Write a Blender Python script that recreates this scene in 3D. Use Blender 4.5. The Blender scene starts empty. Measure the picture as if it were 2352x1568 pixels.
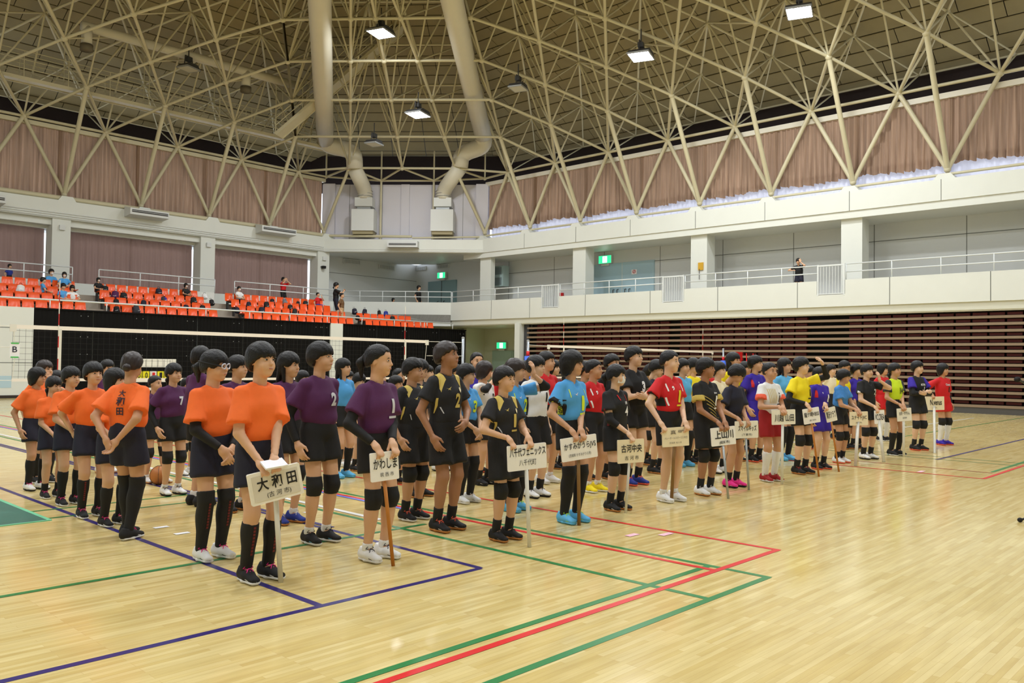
import bpy, bmesh, math, random
import numpy as np
from mathutils import Vector, Matrix, Euler
from mathutils.bvhtree import BVHTree

SC = bpy.context.scene
COL = SC.collection
R = math.radians
rng = random.Random(7)

# ---------------------------------------------------------------- camera
# world: +X runs along the left wall, +Y along the right wall, both away from the camera; Z up, floor at 0
ZC = 1.42
FPX = 1921.25
YAW, PIT, ROL = R(43.39), R(1.4605), R(0.795)
def cam_axes():
    w = np.array([math.cos(PIT)*math.cos(YAW), math.cos(PIT)*math.sin(YAW), math.sin(PIT)])
    r = np.array([math.sin(YAW), -math.cos(YAW), 0.0]); u = np.cross(r, w)
    return math.cos(ROL)*r + math.sin(ROL)*u, -math.sin(ROL)*r + math.cos(ROL)*u, w
CR, CU, CW = cam_axes()
CPOS = np.array([0.0, 0.0, ZC])
cam = bpy.data.objects.new('camera', bpy.data.cameras.new('camera'))
COL.objects.link(cam)
cam.data.sensor_width = 22.3
cam.data.lens = FPX/2352*22.3
cam.data.clip_end = 300
cam.matrix_world = Matrix(((CR[0], CU[0], -CW[0], 0), (CR[1], CU[1], -CW[1], 0), (CR[2], CU[2], -CW[2], ZC), (0, 0, 0, 1)))
SC.camera = cam
def ray(x, y): return CW + CR*((x-1176)/FPX) - CU*((y-784)/FPX)
def at_z(x, y, z=0.0):
    d = ray(x, y); return CPOS + d*((z-ZC)/d[2])
def at_x(x, y, X):
    d = ray(x, y); return CPOS + d*(X/d[0])
def at_y(x, y, Y):
    d = ray(x, y); return CPOS + d*(Y/d[1])
def proj(p):
    v = np.asarray(p, float)-CPOS; w = v@CW
    return 1176+FPX*(v@CR)/w, 784-FPX*(v@CU)/w, w

# ---------------------------------------------------------------- world, daylight, exposure
SC.view_settings.view_transform = 'Standard'
SC.view_settings.look = 'None'
SC.view_settings.gamma = 1.0
SC.view_settings.use_curve_mapping = False
SC.view_settings.exposure = 0.0
world = bpy.data.worlds.new('overcast_sky'); SC.world = world
world.use_nodes = True
bg = world.node_tree.nodes['Background']
bg.inputs['Color'].default_value = (0.80, 0.88, 1.0, 1)
bg.inputs['Strength'].default_value = 2.2

# hall lamps: (x, y, z) of every fixture in the roof, lit or not; the ones behind the camera light the near floor
LAMP_W = 362.0
# ---------------------------------------------------------------- materials
MATS = {}
def _lin(c): return tuple((v/12.92 if v <= 0.04045 else ((v+0.055)/1.055)**2.4) for v in c)
def mat(name, rgb, rough=0.6, metal=0.0, noise=0.0, nscale=40.0, bump=0.0, bscale=200.0, emit=None, estr=0.0, coat=0.0, spec=0.5, lin=False, sss=0.0, transl=0.0, alpha=1.0):
    """rgb given as display values (0..1)"""
    if name in MATS: return MATS[name]
    m = bpy.data.materials.new(name); m.use_nodes = True
    nt = m.node_tree; b = nt.nodes['Principled BSDF']
    c = rgb if lin else _lin(rgb)
    b.inputs['Base Color'].default_value = (*c, 1)
    b.inputs['Roughness'].default_value = rough
    b.inputs['Metallic'].default_value = metal
    b.inputs['Specular IOR Level'].default_value = spec
    if coat: b.inputs['Coat Weight'].default_value = coat; b.inputs['Coat Roughness'].default_value = 0.12
    if sss:
        b.inputs['Subsurface Weight'].default_value = sss
        b.inputs['Subsurface Radius'].default_value = (0.02, 0.008, 0.004)
        b.inputs['Subsurface Scale'].default_value = 0.3
    if alpha < 1: b.inputs['Alpha'].default_value = alpha
    if emit is not None:
        b.inputs['Emission Color'].default_value = (*emit, 1); b.inputs['Emission Strength'].default_value = estr
    if noise or bump:
        tc = nt.nodes.new('ShaderNodeTexCoord')
    if noise:
        n = nt.nodes.new('ShaderNodeTexNoise'); n.inputs['Scale'].default_value = nscale; n.inputs['Detail'].default_value = 4
        nt.links.new(tc.outputs['Object'], n.inputs['Vector'])
        mx = nt.nodes.new('ShaderNodeMix'); mx.data_type = 'RGBA'
        mx.inputs[6].default_value = (*[v*(1-noise) for v in c], 1); mx.inputs[7].default_value = (*[min(1, v*(1+noise)) for v in c], 1)
        nt.links.new(n.outputs['Fac'], mx.inputs[0]); nt.links.new(mx.outputs[2], b.inputs['Base Color'])
    if bump:
        n2 = nt.nodes.new('ShaderNodeTexNoise'); n2.inputs['Scale'].default_value = bscale
        nt.links.new(tc.outputs['Object'], n2.inputs['Vector'])
        bp = nt.nodes.new('ShaderNodeBump'); bp.inputs['Strength'].default_value = bump; bp.inputs['Distance'].default_value = 0.01
        nt.links.new(n2.outputs['Fac'], bp.inputs['Height']); nt.links.new(bp.outputs['Normal'], b.inputs['Normal'])
    if transl:
        tr = nt.nodes.new('ShaderNodeBsdfTranslucent'); tr.inputs['Color'].default_value = (*c, 1)
        ms = nt.nodes.new('ShaderNodeMixShader'); ms.inputs[0].default_value = transl
        out = nt.nodes['Material Output']
        nt.links.new(b.outputs[0], ms.inputs[1]); nt.links.new(tr.outputs[0], ms.inputs[2]); nt.links.new(ms.outputs[0], out.inputs[0])
    MATS[name] = m
    return m

# ---------------------------------------------------------------- mesh helpers
class MB:
    """collects shapes; build() links them as one mesh object"""
    def __init__(s): s.v = []; s.f = []; s.mi = []; s.m = 0
    def add(s, vs, fs):
        o = len(s.v); s.v.extend(tuple(p) for p in vs)
        for f in fs: s.f.append(tuple(i+o for i in f)); s.mi.append(s.m)
        return s
    def box(s, x0, x1, y0, y1, z0, z1):
        return s.add([(x0,y0,z0),(x1,y0,z0),(x1,y1,z0),(x0,y1,z0),(x0,y0,z1),(x1,y0,z1),(x1,y1,z1),(x0,y1,z1)],
                     [(0,3,2,1),(4,5,6,7),(0,1,5,4),(1,2,6,5),(2,3,7,6),(3,0,4,7)])
    def obox(s, c, u, v, w, a, b, d):
        """box centred at c with half sizes a,b,d along unit axes u,v,w"""
        c, u, v, w = map(np.asarray, (c, u, v, w)); P = []
        for k in (-1, 1):
            for (i, j) in ((-1,-1),(1,-1),(1,1),(-1,1)): P.append(c+u*a*i+v*b*j+w*d*k)
        return s.add(P, [(0,3,2,1),(4,5,6,7),(0,1,5,4),(1,2,6,5),(2,3,7,6),(3,0,4,7)])
    def bar(s, p, q, a, b, up=(0,0,1)):
        """rectangular bar from p to q, a wide, b deep"""
        p, q = np.asarray(p, float), np.asarray(q, float); d = q-p; L = np.linalg.norm(d); d /= L
        up = np.asarray(up, float)
        if abs(d@up) > .98: up = np.array((0., 1., 0.)) if abs(d[1]) < .9 else np.array((1., 0., 0.))
        u = np.cross(d, up); u /= np.linalg.norm(u); w = np.cross(u, d)
        return s.obox((p+q)/2, u, w, d, a/2, b/2, L/2)
    def tube(s, pts, r, n=8, cap=True, closed=False):
        pts = [np.asarray(p, float) for p in pts]; N = len(pts); rs = r if hasattr(r, '__len__') else [r]*N
        rings = []; prev = None
        for i, p in enumerate(pts):
            a = pts[i-1] if (i > 0 or closed) else p
            b = pts[(i+1) % N] if (i < N-1 or closed) else p
            d = b-a; d = d/np.linalg.norm(d)
            if prev is None:
                h = np.array((0,0,1.)) if abs(d[2]) < .9 else np.array((1.,0,0)); u = np.cross(d, h)
            else: u = prev - d*(prev@d)
            u /= np.linalg.norm(u); prev = u; w = np.cross(d, u)
            rings.append([p+rs[i]*(math.cos(t)*u+math.sin(t)*w) for t in [2*math.pi*k/n for k in range(n)]])
        V = [p for g in rings for p in g]; F = []
        M = N if closed else N-1
        for i in range(M):
            j = (i+1) % N
            for k in range(n): F.append((i*n+k, i*n+(k+1)%n, j*n+(k+1)%n, j*n+k))
        if cap and not closed: F.append(tuple(range(n-1,-1,-1))); F.append(tuple((N-1)*n+k for k in range(n)))
        return s.add(V, F)
    def loft(s, rings, cap=True):
        n = len(rings[0]); V = [p for g in rings for p in g]; F = []
        for i in range(len(rings)-1):
            for k in range(n): F.append((i*n+k, i*n+(k+1)%n, (i+1)*n+(k+1)%n, (i+1)*n+k))
        if cap: F.append(tuple(range(n-1,-1,-1))); F.append(tuple((len(rings)-1)*n+k for k in range(n)))
        return s.add(V, F)
    def prism(s, poly, axis, a, b):
        """2D polygon extruded along axis from a to b (poly coords in the other two axes, in order)"""
        n = len(poly)
        def P(p, t): q = list(p); q.insert(axis, t); return tuple(q)
        V = [P(p, a) for p in poly]+[P(p, b) for p in poly]
        F = [tuple(range(n)), tuple(range(2*n-1, n-1, -1))]+[(i, n+i, n+(i+1)%n, (i+1)%n) for i in range(n)]
        return s.add(V, F)
    def ell(s, c, r, n=10, m=7):
        V = [(c[0], c[1], c[2]+r[2])]; F = []
        for i in range(1, m):
            t = math.pi*i/m
            for k in range(n):
                a = 2*math.pi*k/n; V.append((c[0]+r[0]*math.sin(t)*math.cos(a), c[1]+r[1]*math.sin(t)*math.sin(a), c[2]+r[2]*math.cos(t)))
        V.append((c[0], c[1], c[2]-r[2]))
        for k in range(n): F.append((0, 1+k, 1+(k+1)%n))
        for i in range(m-2):
            for k in range(n): F.append((1+i*n+k, 1+(i+1)*n+k, 1+(i+1)*n+(k+1)%n, 1+i*n+(k+1)%n))
        e = len(V)-1; o = 1+(m-2)*n
        for k in range(n): F.append((e, o+(k+1)%n, o+k))
        return s.add(V, F)
    def mesh(s, name, smooth=False, fixn=True):
        me = bpy.data.meshes.new(name); me.from_pydata([tuple(map(float, p)) for p in s.v], [], s.f)
        if any(s.mi): me.polygons.foreach_set('material_index', s.mi)
        if fixn:
            bm = bmesh.new(); bm.from_mesh(me); bmesh.ops.recalc_face_normals(bm, faces=bm.faces); bm.to_mesh(me); bm.free()
        if smooth: me.polygons.foreach_set('use_smooth', [True]*len(me.polygons))
        me.update(); return me
    def build(s, name, m, parent=None, smooth=False, fixn=True):
        me = s.mesh(name, smooth, fixn)
        return link(name, me, m, parent)
def link(name, me, m=None, parent=None):
    o = bpy.data.objects.new(name, me); COL.objects.link(o)
    if m is not None and me is not None:
        for q in (m if isinstance(m, (list, tuple)) else [m]):
            me.materials.append(q)
    if parent is not None: o.parent = parent
    return o
def empty(name, loc=(0,0,0), rz=0.0, parent=None):
    o = bpy.data.objects.new(name, None); COL.objects.link(o); o.location = loc; o.rotation_euler = (0,0,rz)
    if parent is not None: o.parent = parent
    return o
def tag(o, label=None, cat=None, group=None, kind=None):
    if label: o['label'] = label
    if cat: o['category'] = cat
    if group: o['group'] = group
    if kind: o['kind'] = kind
    return o
def structure(o, label=None):
    o['kind'] = 'structure'
    if label: o['label'] = label
    return o
def copy_tree(o, parent=None):
    c = o.copy(); COL.objects.link(c); c.parent = parent
    for ch in list(o.children): copy_tree(ch, c)
    return c
def text_mesh(body, size, depth=0.0, align='CENTER', bold=0.0, space=1.0):
    cu = bpy.data.curves.new('t', 'FONT'); cu.body = body; cu.size = size; cu.align_x = align; cu.align_y = 'CENTER'
    cu.extrude = depth; cu.offset = bold; cu.space_character = space; cu.resolution_u = 3
    o = bpy.data.objects.new('t', cu); COL.objects.link(o)
    dg = bpy.context.evaluated_depsgraph_get()
    me = bpy.data.meshes.new_from_object(o.evaluated_get(dg)); me.materials.clear()
    bpy.data.objects.remove(o); bpy.data.curves.remove(cu)
    return me
# ---------------------------------------------------------------- colours of the hall
M_steel = mat('frame_steel', (0.78, 0.75, 0.63), 0.45, noise=0.06, nscale=3)
M_deck = mat('roof_deck_board', (0.56, 0.51, 0.37), 0.8, noise=0.12, nscale=2.5)
M_purlin = mat('roof_void', (0.16, 0.14, 0.10), 0.9)
M_white = mat('painted_concrete', (0.86, 0.87, 0.84), 0.45, noise=0.03, nscale=1.5, spec=0.4)
M_white2 = mat('wall_panel', (0.84, 0.85, 0.84), 0.5, noise=0.02, nscale=1.0)
M_seam = mat('joint_sealant', (0.45, 0.46, 0.44), 0.8)
M_rail = mat('rail_paint', (0.86, 0.88, 0.88), 0.35)
M_black = mat('black_partition', (0.032, 0.029, 0.027), 0.6, spec=.15)
M_maroon = mat('dark_eave_cladding', (0.13, 0.075, 0.07), 0.8, noise=0.2, nscale=5)
M_curt = mat('upper_curtain_cloth', (0.68, 0.565, 0.475), 0.85, noise=0.14, nscale=1.2, transl=0.34)
def fold_streaks(m, amt=.30):  # vertical bands: fold shading and dirt put into the cloth colour
    nt = m.node_tree; b = nt.nodes['Principled BSDF']; tr = [n for n in nt.nodes if n.type == 'BSDF_TRANSLUCENT'][0]
    tc = nt.nodes.new('ShaderNodeTexCoord'); mp = nt.nodes.new('ShaderNodeMapping'); mp.inputs['Scale'].default_value = (5.0, 5.0, .25)
    n = nt.nodes.new('ShaderNodeTexNoise'); n.inputs['Scale'].default_value = 1.6; n.inputs['Detail'].default_value = 5
    nt.links.new(tc.outputs['Object'], mp.inputs[0]); nt.links.new(mp.outputs[0], n.inputs['Vector'])
    rp = nt.nodes.new('ShaderNodeMapRange'); rp.inputs['From Min'].default_value = .3; rp.inputs['From Max'].default_value = .7; rp.inputs['To Min'].default_value = 1-amt; rp.inputs['To Max'].default_value = 1+amt*.5
    nt.links.new(n.outputs['Fac'], rp.inputs['Value'])
    c = b.inputs['Base Color'].default_value[:]
    mx = nt.nodes.new('ShaderNodeVectorMath'); mx.operation = 'SCALE'; mx.inputs[0].default_value = c[:3]
    nt.links.new(rp.outputs[0], mx.inputs['Scale'])
    for l in list(b.inputs['Base Color'].links): nt.links.remove(l)
    nt.links.new(mx.outputs[0], b.inputs['Base Color']); nt.links.new(mx.outputs[0], tr.inputs['Color'])
fold_streaks(M_curt)
M_curt2 = mat('lower_curtain_cloth', (0.58, 0.48, 0.45), 0.9, noise=0.06, nscale=2, transl=0.12)
M_duct = mat('duct_paint', (0.83, 0.81, 0.74), 0.5, noise=0.04, nscale=2)
M_orange = mat('seat_plastic', (0.95, 0.36, 0.13), 0.22, spec=0.6)
M_grey = mat('grey_metal', (0.62, 0.63, 0.63), 0.4, metal=0.3)
M_dkgrey = mat('dark_grey', (0.22, 0.22, 0.22), 0.6)
M_blue_door = mat('pale_blue_door', (0.68, 0.79, 0.83), 0.4)
M_glass = bpy.data.materials.new('window_glass'); M_glass.use_nodes = True
_nt = M_glass.node_tree; _nt.nodes.clear()
_o = _nt.nodes.new('ShaderNodeOutputMaterial'); _t = _nt.nodes.new('ShaderNodeBsdfTransparent'); _g = _nt.nodes.new('ShaderNodeBsdfGlossy')
_m = _nt.nodes.new('ShaderNodeMixShader'); _m.inputs[0].default_value = 0.06; _g.inputs['Roughness'].default_value = 0.05
_nt.links.new(_t.outputs[0], _m.inputs[1]); _nt.links.new(_g.outputs[0], _m.inputs[2]); _nt.links.new(_m.outputs[0], _o.inputs[0])

def wood_floor():
    m = bpy.data.materials.new('maple_strip_floor'); m.use_nodes = True; nt = m.node_tree; b = nt.nodes['Principled BSDF']
    tc = nt.nodes.new('ShaderNodeTexCoord')
    br = nt.nodes.new('ShaderNodeTexBrick')
    br.inputs['Scale'].default_value = 1.0; br.inputs['Brick Width'].default_value = 0.55; br.inputs['Row Height'].default_value = 0.034
    br.inputs['Mortar Size'].default_value = 0.0007; br.inputs['Mortar Smooth'].default_value = 0.2; br.offset = 0.37; br.offset_frequency = 3; br.squash = 1.0
    br.inputs['Color1'].default_value = (*_lin((0.88, 0.81, 0.58)), 1); br.inputs['Color2'].default_value = (*_lin((0.82, 0.73, 0.47)), 1)
    br.inputs['Mortar'].default_value = (*_lin((0.76, 0.65, 0.42)), 1)
    nt.links.new(tc.outputs['Object'], br.inputs['Vector'])
    mp = nt.nodes.new('ShaderNodeMapping'); mp.inputs['Scale'].default_value = (1.0, 9.0, 1.0); nt.links.new(tc.outputs['Object'], mp.inputs['Vector'])
    n = nt.nodes.new('ShaderNodeTexNoise'); n.inputs['Scale'].default_value = 2.2; n.inputs['Detail'].default_value = 6; nt.links.new(mp.outputs[0], n.inputs['Vector'])
    rp = nt.nodes.new('ShaderNodeValToRGB'); rp.color_ramp.elements[0].position = 0.30; rp.color_ramp.elements[1].position = 0.72
    rp.color_ramp.elements[0].color = (0.84, 0.80, 0.72, 1); rp.color_ramp.elements[1].color = (1.05, 1.05, 1.05, 1)
    nt.links.new(n.outputs['Fac'], rp.inputs[0])
    mx = nt.nodes.new('ShaderNodeMix'); mx.data_type = 'RGBA'; mx.blend_type = 'MULTIPLY'; mx.inputs[0].default_value = 0.8
    nt.links.new(br.outputs['Color'], mx.inputs[6]); nt.links.new(rp.outputs[0], mx.inputs[7])
    nt.links.new(mx.outputs[2], b.inputs['Base Color'])
    n2 = nt.nodes.new('ShaderNodeTexNoise'); n2.inputs['Scale'].default_value = 0.8; nt.links.new(tc.outputs['Object'], n2.inputs['Vector'])
    mr = nt.nodes.new('ShaderNodeMapRange'); mr.inputs['To Min'].default_value = 0.11; mr.inputs['To Max'].default_value = 0.20
    nt.links.new(n2.outputs['Fac'], mr.inputs['Value']); nt.links.new(mr.outputs[0], b.inputs['Roughness'])
    b.inputs['Specular IOR Level'].default_value = 0.45
    # boards are never perfectly level: a slow wave breaks up the reflections
    n3 = nt.nodes.new('ShaderNodeTexNoise'); n3.inputs['Scale'].default_value = 6.0; nt.links.new(mp.outputs[0], n3.inputs['Vector'])
    bp = nt.nodes.new('ShaderNodeBump'); bp.inputs['Strength'].default_value = 0.008; bp.inputs['Distance'].default_value = 0.02
    nt.links.new(n3.outputs['Fac'], bp.inputs['Height']); nt.links.new(bp.outputs['Normal'], b.inputs['Normal'])
    return m

K = 1.0518
YL, XR = 38.39, 31.35                  # planes of the column lines left and right
CA, CB = np.array([25.66, 38.39]), np.array([31.35, 31.70])   # chamfered corner between them
CUv = (CB-CA)/np.linalg.norm(CB-CA); CLEN = float(np.linalg.norm(CB-CA)); CN = np.array([CUv[1], -CUv[0]])   # CN points into the hall
if CN@CA > 0: CN = -CN
def ch(u, off=0.0, z=0.0):
    p = CA+CUv*u+CN*off; return np.array([p[0], p[1], z])
XMIN, YMIN = -14.0, -14.0

# ---------------------------------------------------------------- floor and its painted lines
floor = structure(MB().box(XMIN, 36, YMIN, 42, -0.2, 0).build('floor', wood_floor()), 'pale maple strip floor with painted court lines')
M_ln = {'navy': mat('line_navy', (0.16, 0.13, 0.42), 0.3), 'green': mat('line_green', (0.14, 0.50, 0.26), 0.3), 'red': mat('line_red', (0.85, 0.13, 0.14), 0.3),
        'white': mat('line_white', (0.92, 0.92, 0.90), 0.3), 'blue': mat('line_blue', (0.42, 0.50, 0.85), 0.3), 'thin': mat('line_rust', (0.62, 0.22, 0.14), 0.3)}
_lz = [0.0010]
def line(col, x0, y0, x1, y1, w=0.05):
    z = _lz[0]; _lz[0] += 0.00012
    d = np.array([x1-x0, y1-y0]); d = d/np.linalg.norm(d); n = np.array([-d[1], d[0]])*w/2
    P = [(x0-n[0], y0-n[1], z), (x1-n[0], y1-n[1], z), (x1+n[0], y1+n[1], z), (x0+n[0], y0+n[1], z)]
    MB().add(P, [(0,1,2,3)]).build('court_line', M_ln[col], floor)
q = 1.0519
line('navy', 2.66*q, 3.93*q, 2.66*q, 24); line('navy', -6, 3.93*q, 3.89*q, 3.93*q); line('navy', 3.89*q, 3.93*q, 3.89*q, 22)
line('green', -6, 2.50*q, 5.06*q, 2.50*q); line('green', 5.06*q, 2.48*q, 5.06*q, 24); line('green', 4.34*q, 2.5*q, 4.34*q, 24)
line('green', -6, 2.92*q, 5.06*q, 2.92*q); line('red', -6, 2.82*q, 5.86*q, 2.82*q); line('red', 5.86*q, 2.80*q, 5.86*q, 24); line('red', 4.97*q, 2.82*q, 4.97*q, 20)
line('green', -8, 5.31*q, 4.6*q, 5.31*q); line('green', -4, 8.0, 4.5, 8.0, .04); line('green', -4, 8.45, 4.5, 8.45, .04)
line('navy', 13.40*q, 3.96*q, 32, 3.96*q); line('red', 11.53*q, 2.87*q, 32, 2.87*q); line('green', 12.38*q, 2.98*q, 32, 2.98*q)
line('red', 11.53*q, 2.87*q, 11.53*q, 20); line('thin', 12.9, 3.1, 12.9, 18, .04); line('green', 12.38*q+1.15, 1.0, 12.38*q+1.15, 16, .03); line('green', 14.6, 2.2, 14.6, 12, .03)
line('white', 14, 6.62*q, 25.65*q, 6.62*q); line('green', 18, 5.75*q, 30.5, 5.75*q, .04); line('green', 11, 7.2, 22, 7.2, .04)
for (px, py, qx, qy, c, w) in [(0, 996.7, 431, 1095, 'white', .06), (0, 979, 355, 1053, 'blue', .05), (0, 1020, 49, 1032, 'navy', .05)]:
    a, b_ = at_z(px, py), at_z(qx, qy); xm = (a[0]+b_[0])/2; line(c, xm, 6, xm, min(28, a[1]+8), w)
for (px, py, L, c) in [(1452, 1229, .14, 'pink'), (2116, 1083, .2, 'pink'), (418, 1225, .12, 'white'), (370, 1211, .12, 'white'), (712, 1176, .12, 'white'), (1530, 1227, .16, 'pink')]:
    a = at_z(px, py)
    o = MB().box(a[0]-L/2, a[0]+L/2, a[1]-.03, a[1]+.03, .0035, .0042).build('tape_mark', mat('tape_'+c, (0.93, 0.72, 0.78) if c == 'pink' else (0.92, 0.92, 0.92), .5), floor)
# green mat painted area at the left edge
p1 = at_z(108, 1195)
o = MB().box(-3.2, p1[0], p1[1], p1[1]+3.2, 0.0, 0.006).build('floor_mat', mat('green_mat', (0.20, 0.42, 0.36), .45, noise=.08, nscale=8))
tag(o, 'dark green mat lying on the floor beside the navy court line', 'mat')
MB().box(-3.2, p1[0]+.03, p1[1]-.03, p1[1], 0.0, 0.0065).build('edge_strip', mat('mat_edge', (0.45, 0.80, 0.62), .4), o)
MB().box(p1[0], p1[0]+.035, p1[1], p1[1]+3.2, 0.0, 0.0065).build('edge_strip', MATS['mat_edge'], o)

# ---------------------------------------------------------------- left side: stand wall, seating steps, walkway, columns
YF = 31.53
w = MB().box(XMIN, 9.53, YF, YF+.2, 0, 3.08).box(9.53, 29.2, YF+.12, YF+.3, 0, 3.08)
wl = structure(w.build('wall_left', M_white), 'white front wall of the spectator stand')
for z in (2.36, 1.18): MB().box(XMIN, 9.53, YF-.004, YF, z, z+.025).build('wall_groove', M_seam, wl)
MB().box(XMIN, 8.9, YF-.006, YF, .35, .75).build('vent_panel', mat('pale_blue_panel', (0.70, 0.80, 0.84), .4), wl)
structure(MB().box(XMIN, 9.53, YF-.02, YF, 0, .1).build('baseboard_left', mat('dark_base', (0.16, 0.12, 0.10), .5)), 'dark baseboard along the left wall')
def ribbed(x0, x1, y, z0, z1, name, parent):
    n = int((x1-x0)/.07); pts = []
    for i in range(n+1): pts.append((x0+(x1-x0)*i/n, y+(.0 if i % 2 else .014)))
    m = MB()
    for i in range(n):
        (a, b1), (c, d1) = pts[i], pts[i+1]; m.add([(a, b1, z0), (c, d1, z0), (c, d1, z1), (a, b1, z1)], [(0,1,2,3)])
    return m.build(name, M_black, parent, fixn=False)
for (a, b_, lab) in [(9.53, 21.55, 'long black ribbed partition under the orange seats'), (22.2, 29.9, 'black ribbed partition beside the corner passage')]:
    e = empty('folding_partition', (0, 0, 0)); tag(e, lab, 'partition')
    x = a
    while x < b_-.1:
        x2 = min(x+1.95, b_); ribbed(x+.01, x2-.01, YF+.03, 0.02, 3.05, 'partition_leaf', e)
        for zz in (2.86, 2.12, 1.5):
            for dx in (-.12, .12): MB().box(x2-.3+dx-.012, x2-.3+dx+.012, YF+.02, YF+.035, zz, zz+.025).build('bolt', M_grey, e)
        x = x2
    MB().box(a, b_, YF+.0, YF+.1, 3.04, 3.09).build('head_rail', M_black, e)
structure(MB().box(21.55, 22.2, YF-.02, YF+.3, 0, 3.08).build('trim_1', M_white), 'white post between the black partitions')
# stepped stand
steps = [(YF+.15, 2.62), (32.45, 2.93), (33.25, 3.24), (34.05, 3.55), (34.85, 3.86)]
m = MB()
for i, (y, z) in enumerate(steps):
    y2 = steps[i+1][0] if i < 4 else 35.2
    m.box(XMIN, 28.6-(0.9*i), y, y2, 0.1 if i == 0 else steps[i-1][1]-.3, z)
structure(m.build('stand_steps', mat('stand_concrete', (0.66, 0.62, 0.56), .8, noise=.08, nscale=3)), 'stepped concrete tiers under the orange seats')
# front rail of the stand
def railing(name, pts, zs, r, post_every, z0, label, post_r=.02, parent=None, mid=True):
    e = empty(name, (0, 0, 0)); tag(e, label, 'railing')
    for z in zs: MB().tube([(p[0], p[1], z) for p in pts], r, 8).build('rail', M_rail, e, True)
    for i in range(len(pts)-1):
        a, b = np.array(pts[i][:2]), np.array(pts[i+1][:2]); L = np.linalg.norm(b-a); n = max(1, round(L/post_every))
        for k in range(n+1 if i == len(pts)-2 else n):
            p = a+(b-a)*k/n; MB().tube([(p[0], p[1], z0), (p[0], p[1], max(zs))], post_r, 6).build('post', M_rail, e, True)
    return e
railing('guard_rail', [(XMIN/2, YF+.08), (29.0, YF+.08)], (3.39,), .03, 1.85, 3.05, 'low white rail on top of the stand wall in front of the seats')
# wall behind the seats, walkway, upper rails
wb = structure(MB().box(XMIN, 12.0, 35.2, 35.35, 3.5, 4.36).box(13.0, 17.9, 35.2, 35.35, 3.5, 4.36).box(18.9, 24.2, 35.2, 35.35, 3.5, 4.36).build('wall_stand_back', M_white), 'low white wall behind the top row of seats')
structure(MB().box(XMIN, 28.9, 35.35, 40.5, 3.4, 3.86).build('floor_walkway', mat('walkway_floor', (0.62, 0.60, 0.56), .7)), 'walkway floor behind the seats')
for (a, b_, lab) in [(XMIN/2, 12.0, 'white two-bar rail behind the seats beside the first column'), (13.0, 17.95, 'white two-bar rail behind the middle block of seats'), (18.9, 24.3, 'white two-bar rail in front of the woman in red')]:
    railing('walkway_rail', [(a, 35.28), (b_, 35.28)], (4.95, 4.66), .025, 1.75, 4.36, lab)
for i, xc in enumerate((5.95, 12.45, 18.95, 25.45)):
    structure(MB().box(xc-.36, xc+.36, 38.0, 38.75, 3.8, 7.3).build('wall_column', M_white), 'white square column between the curtains')
    MB().box(xc-.1, xc+.12, 37.9, 38.0, 6.75, 6.95).build('trim_2', M_white2)['kind'] = 'structure'
# upper beam, left / corner / right
def beam_seg(pts, z0, z1, th, name, lab, sides):
    m = MB()
    for a, b in zip(pts[:-1], pts[1:]):
        a, b = np.array(a), np.array(b); d = (b-a)/np.linalg.norm(b-a); n = np.array([d[1], -d[0]])
        if n@a > 0: n = -n
        P = [a, b, b-n*th, a-n*th]
        m.add([(p[0], p[1], z0) for p in P]+[(p[0], p[1], z1) for p in P], [(0,3,2,1),(4,5,6,7),(0,1,5,4),(1,2,6,5),(2,3,7,6),(3,0,4,7)])
    return structure(m.build(name, M_white), lab)
bl = beam_seg([(XMIN, 37.95), (25.5, 37.95)], 7.22, 8.0, 1.0, 'wall_left_beam', 'white concrete ring beam above the left curtains', 0)
br_ = beam_seg([(30.95, 31.6), (30.95, YMIN)], 7.22, 7.95, 1.0, 'wall_right_beam', 'white concrete ring beam above the right gallery', 0)
pa, pb = CA+CN*.45, CB+CN*.45
bc = beam_seg([tuple(pa-CUv*.35), tuple(pb+CUv*.35)], 7.22, 7.9, 1.6, 'wall_corner_beam', 'white concrete ring beam across the corner', 0)
for k in range(4): # movement joints
    MB().box(30.945, 30.952, 31.7-6.5*k-3.2, 31.7-6.5*k-3.18, 7.22, 7.95).build('joint', M_seam, br_)
    MB().box(30.94, 30.952, 31.7-6.5*k-6.55, 31.7-6.5*k-6.53, 7.22, 7.95).build('conduit', M_seam, br_)
for z in (7.27, 7.36, 7.45): MB().tube([(XMIN/2, 37.93, z), (25.4, 37.93, z)], .02, 5).build('conduit', M_white2, bl)
for z in (7.27, 7.36): MB().tube([tuple(pa)+(z,), tuple(pb)+(z,)], .02, 5).build('conduit', M_white2, bc)
# soffits over the walkways
structure(MB().box(XMIN, 25.7, 38.15, 41, 6.95, 7.25).build('ceiling_left_soffit', M_white), 'pale soffit above the left walkway')
structure(MB().box(31.0, 35, YMIN, 33, 6.95, 7.25).build('ceiling_right_soffit', M_white), 'pale soffit above the right gallery')
m = MB(); P = [ch(-.8, .3), ch(CLEN+.8, .3), ch(CLEN+1.5, -5), ch(-1.5, -5)]
m.add([(p[0], p[1], 7.2) for p in P]+[(p[0], p[1], 7.35) for p in P], [(0,3,2,1),(4,5,6,7),(0,1,5,4),(1,2,6,5),(2,3,7,6),(3,0,4,7)])
structure(m.build('ceiling_corner_soffit', M_white), 'pale soffit over the corner landing')
# left lintel over the curtains, outer wall strip, sill
structure(MB().box(XMIN, 25.4, 38.55, 38.75, 6.82, 7.0).box(XMIN, 25.4, 38.7, 38.85, 3.8, 4.62).build('wall_left_lintel', M_white), 'white wall above and below the left curtains')

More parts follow.
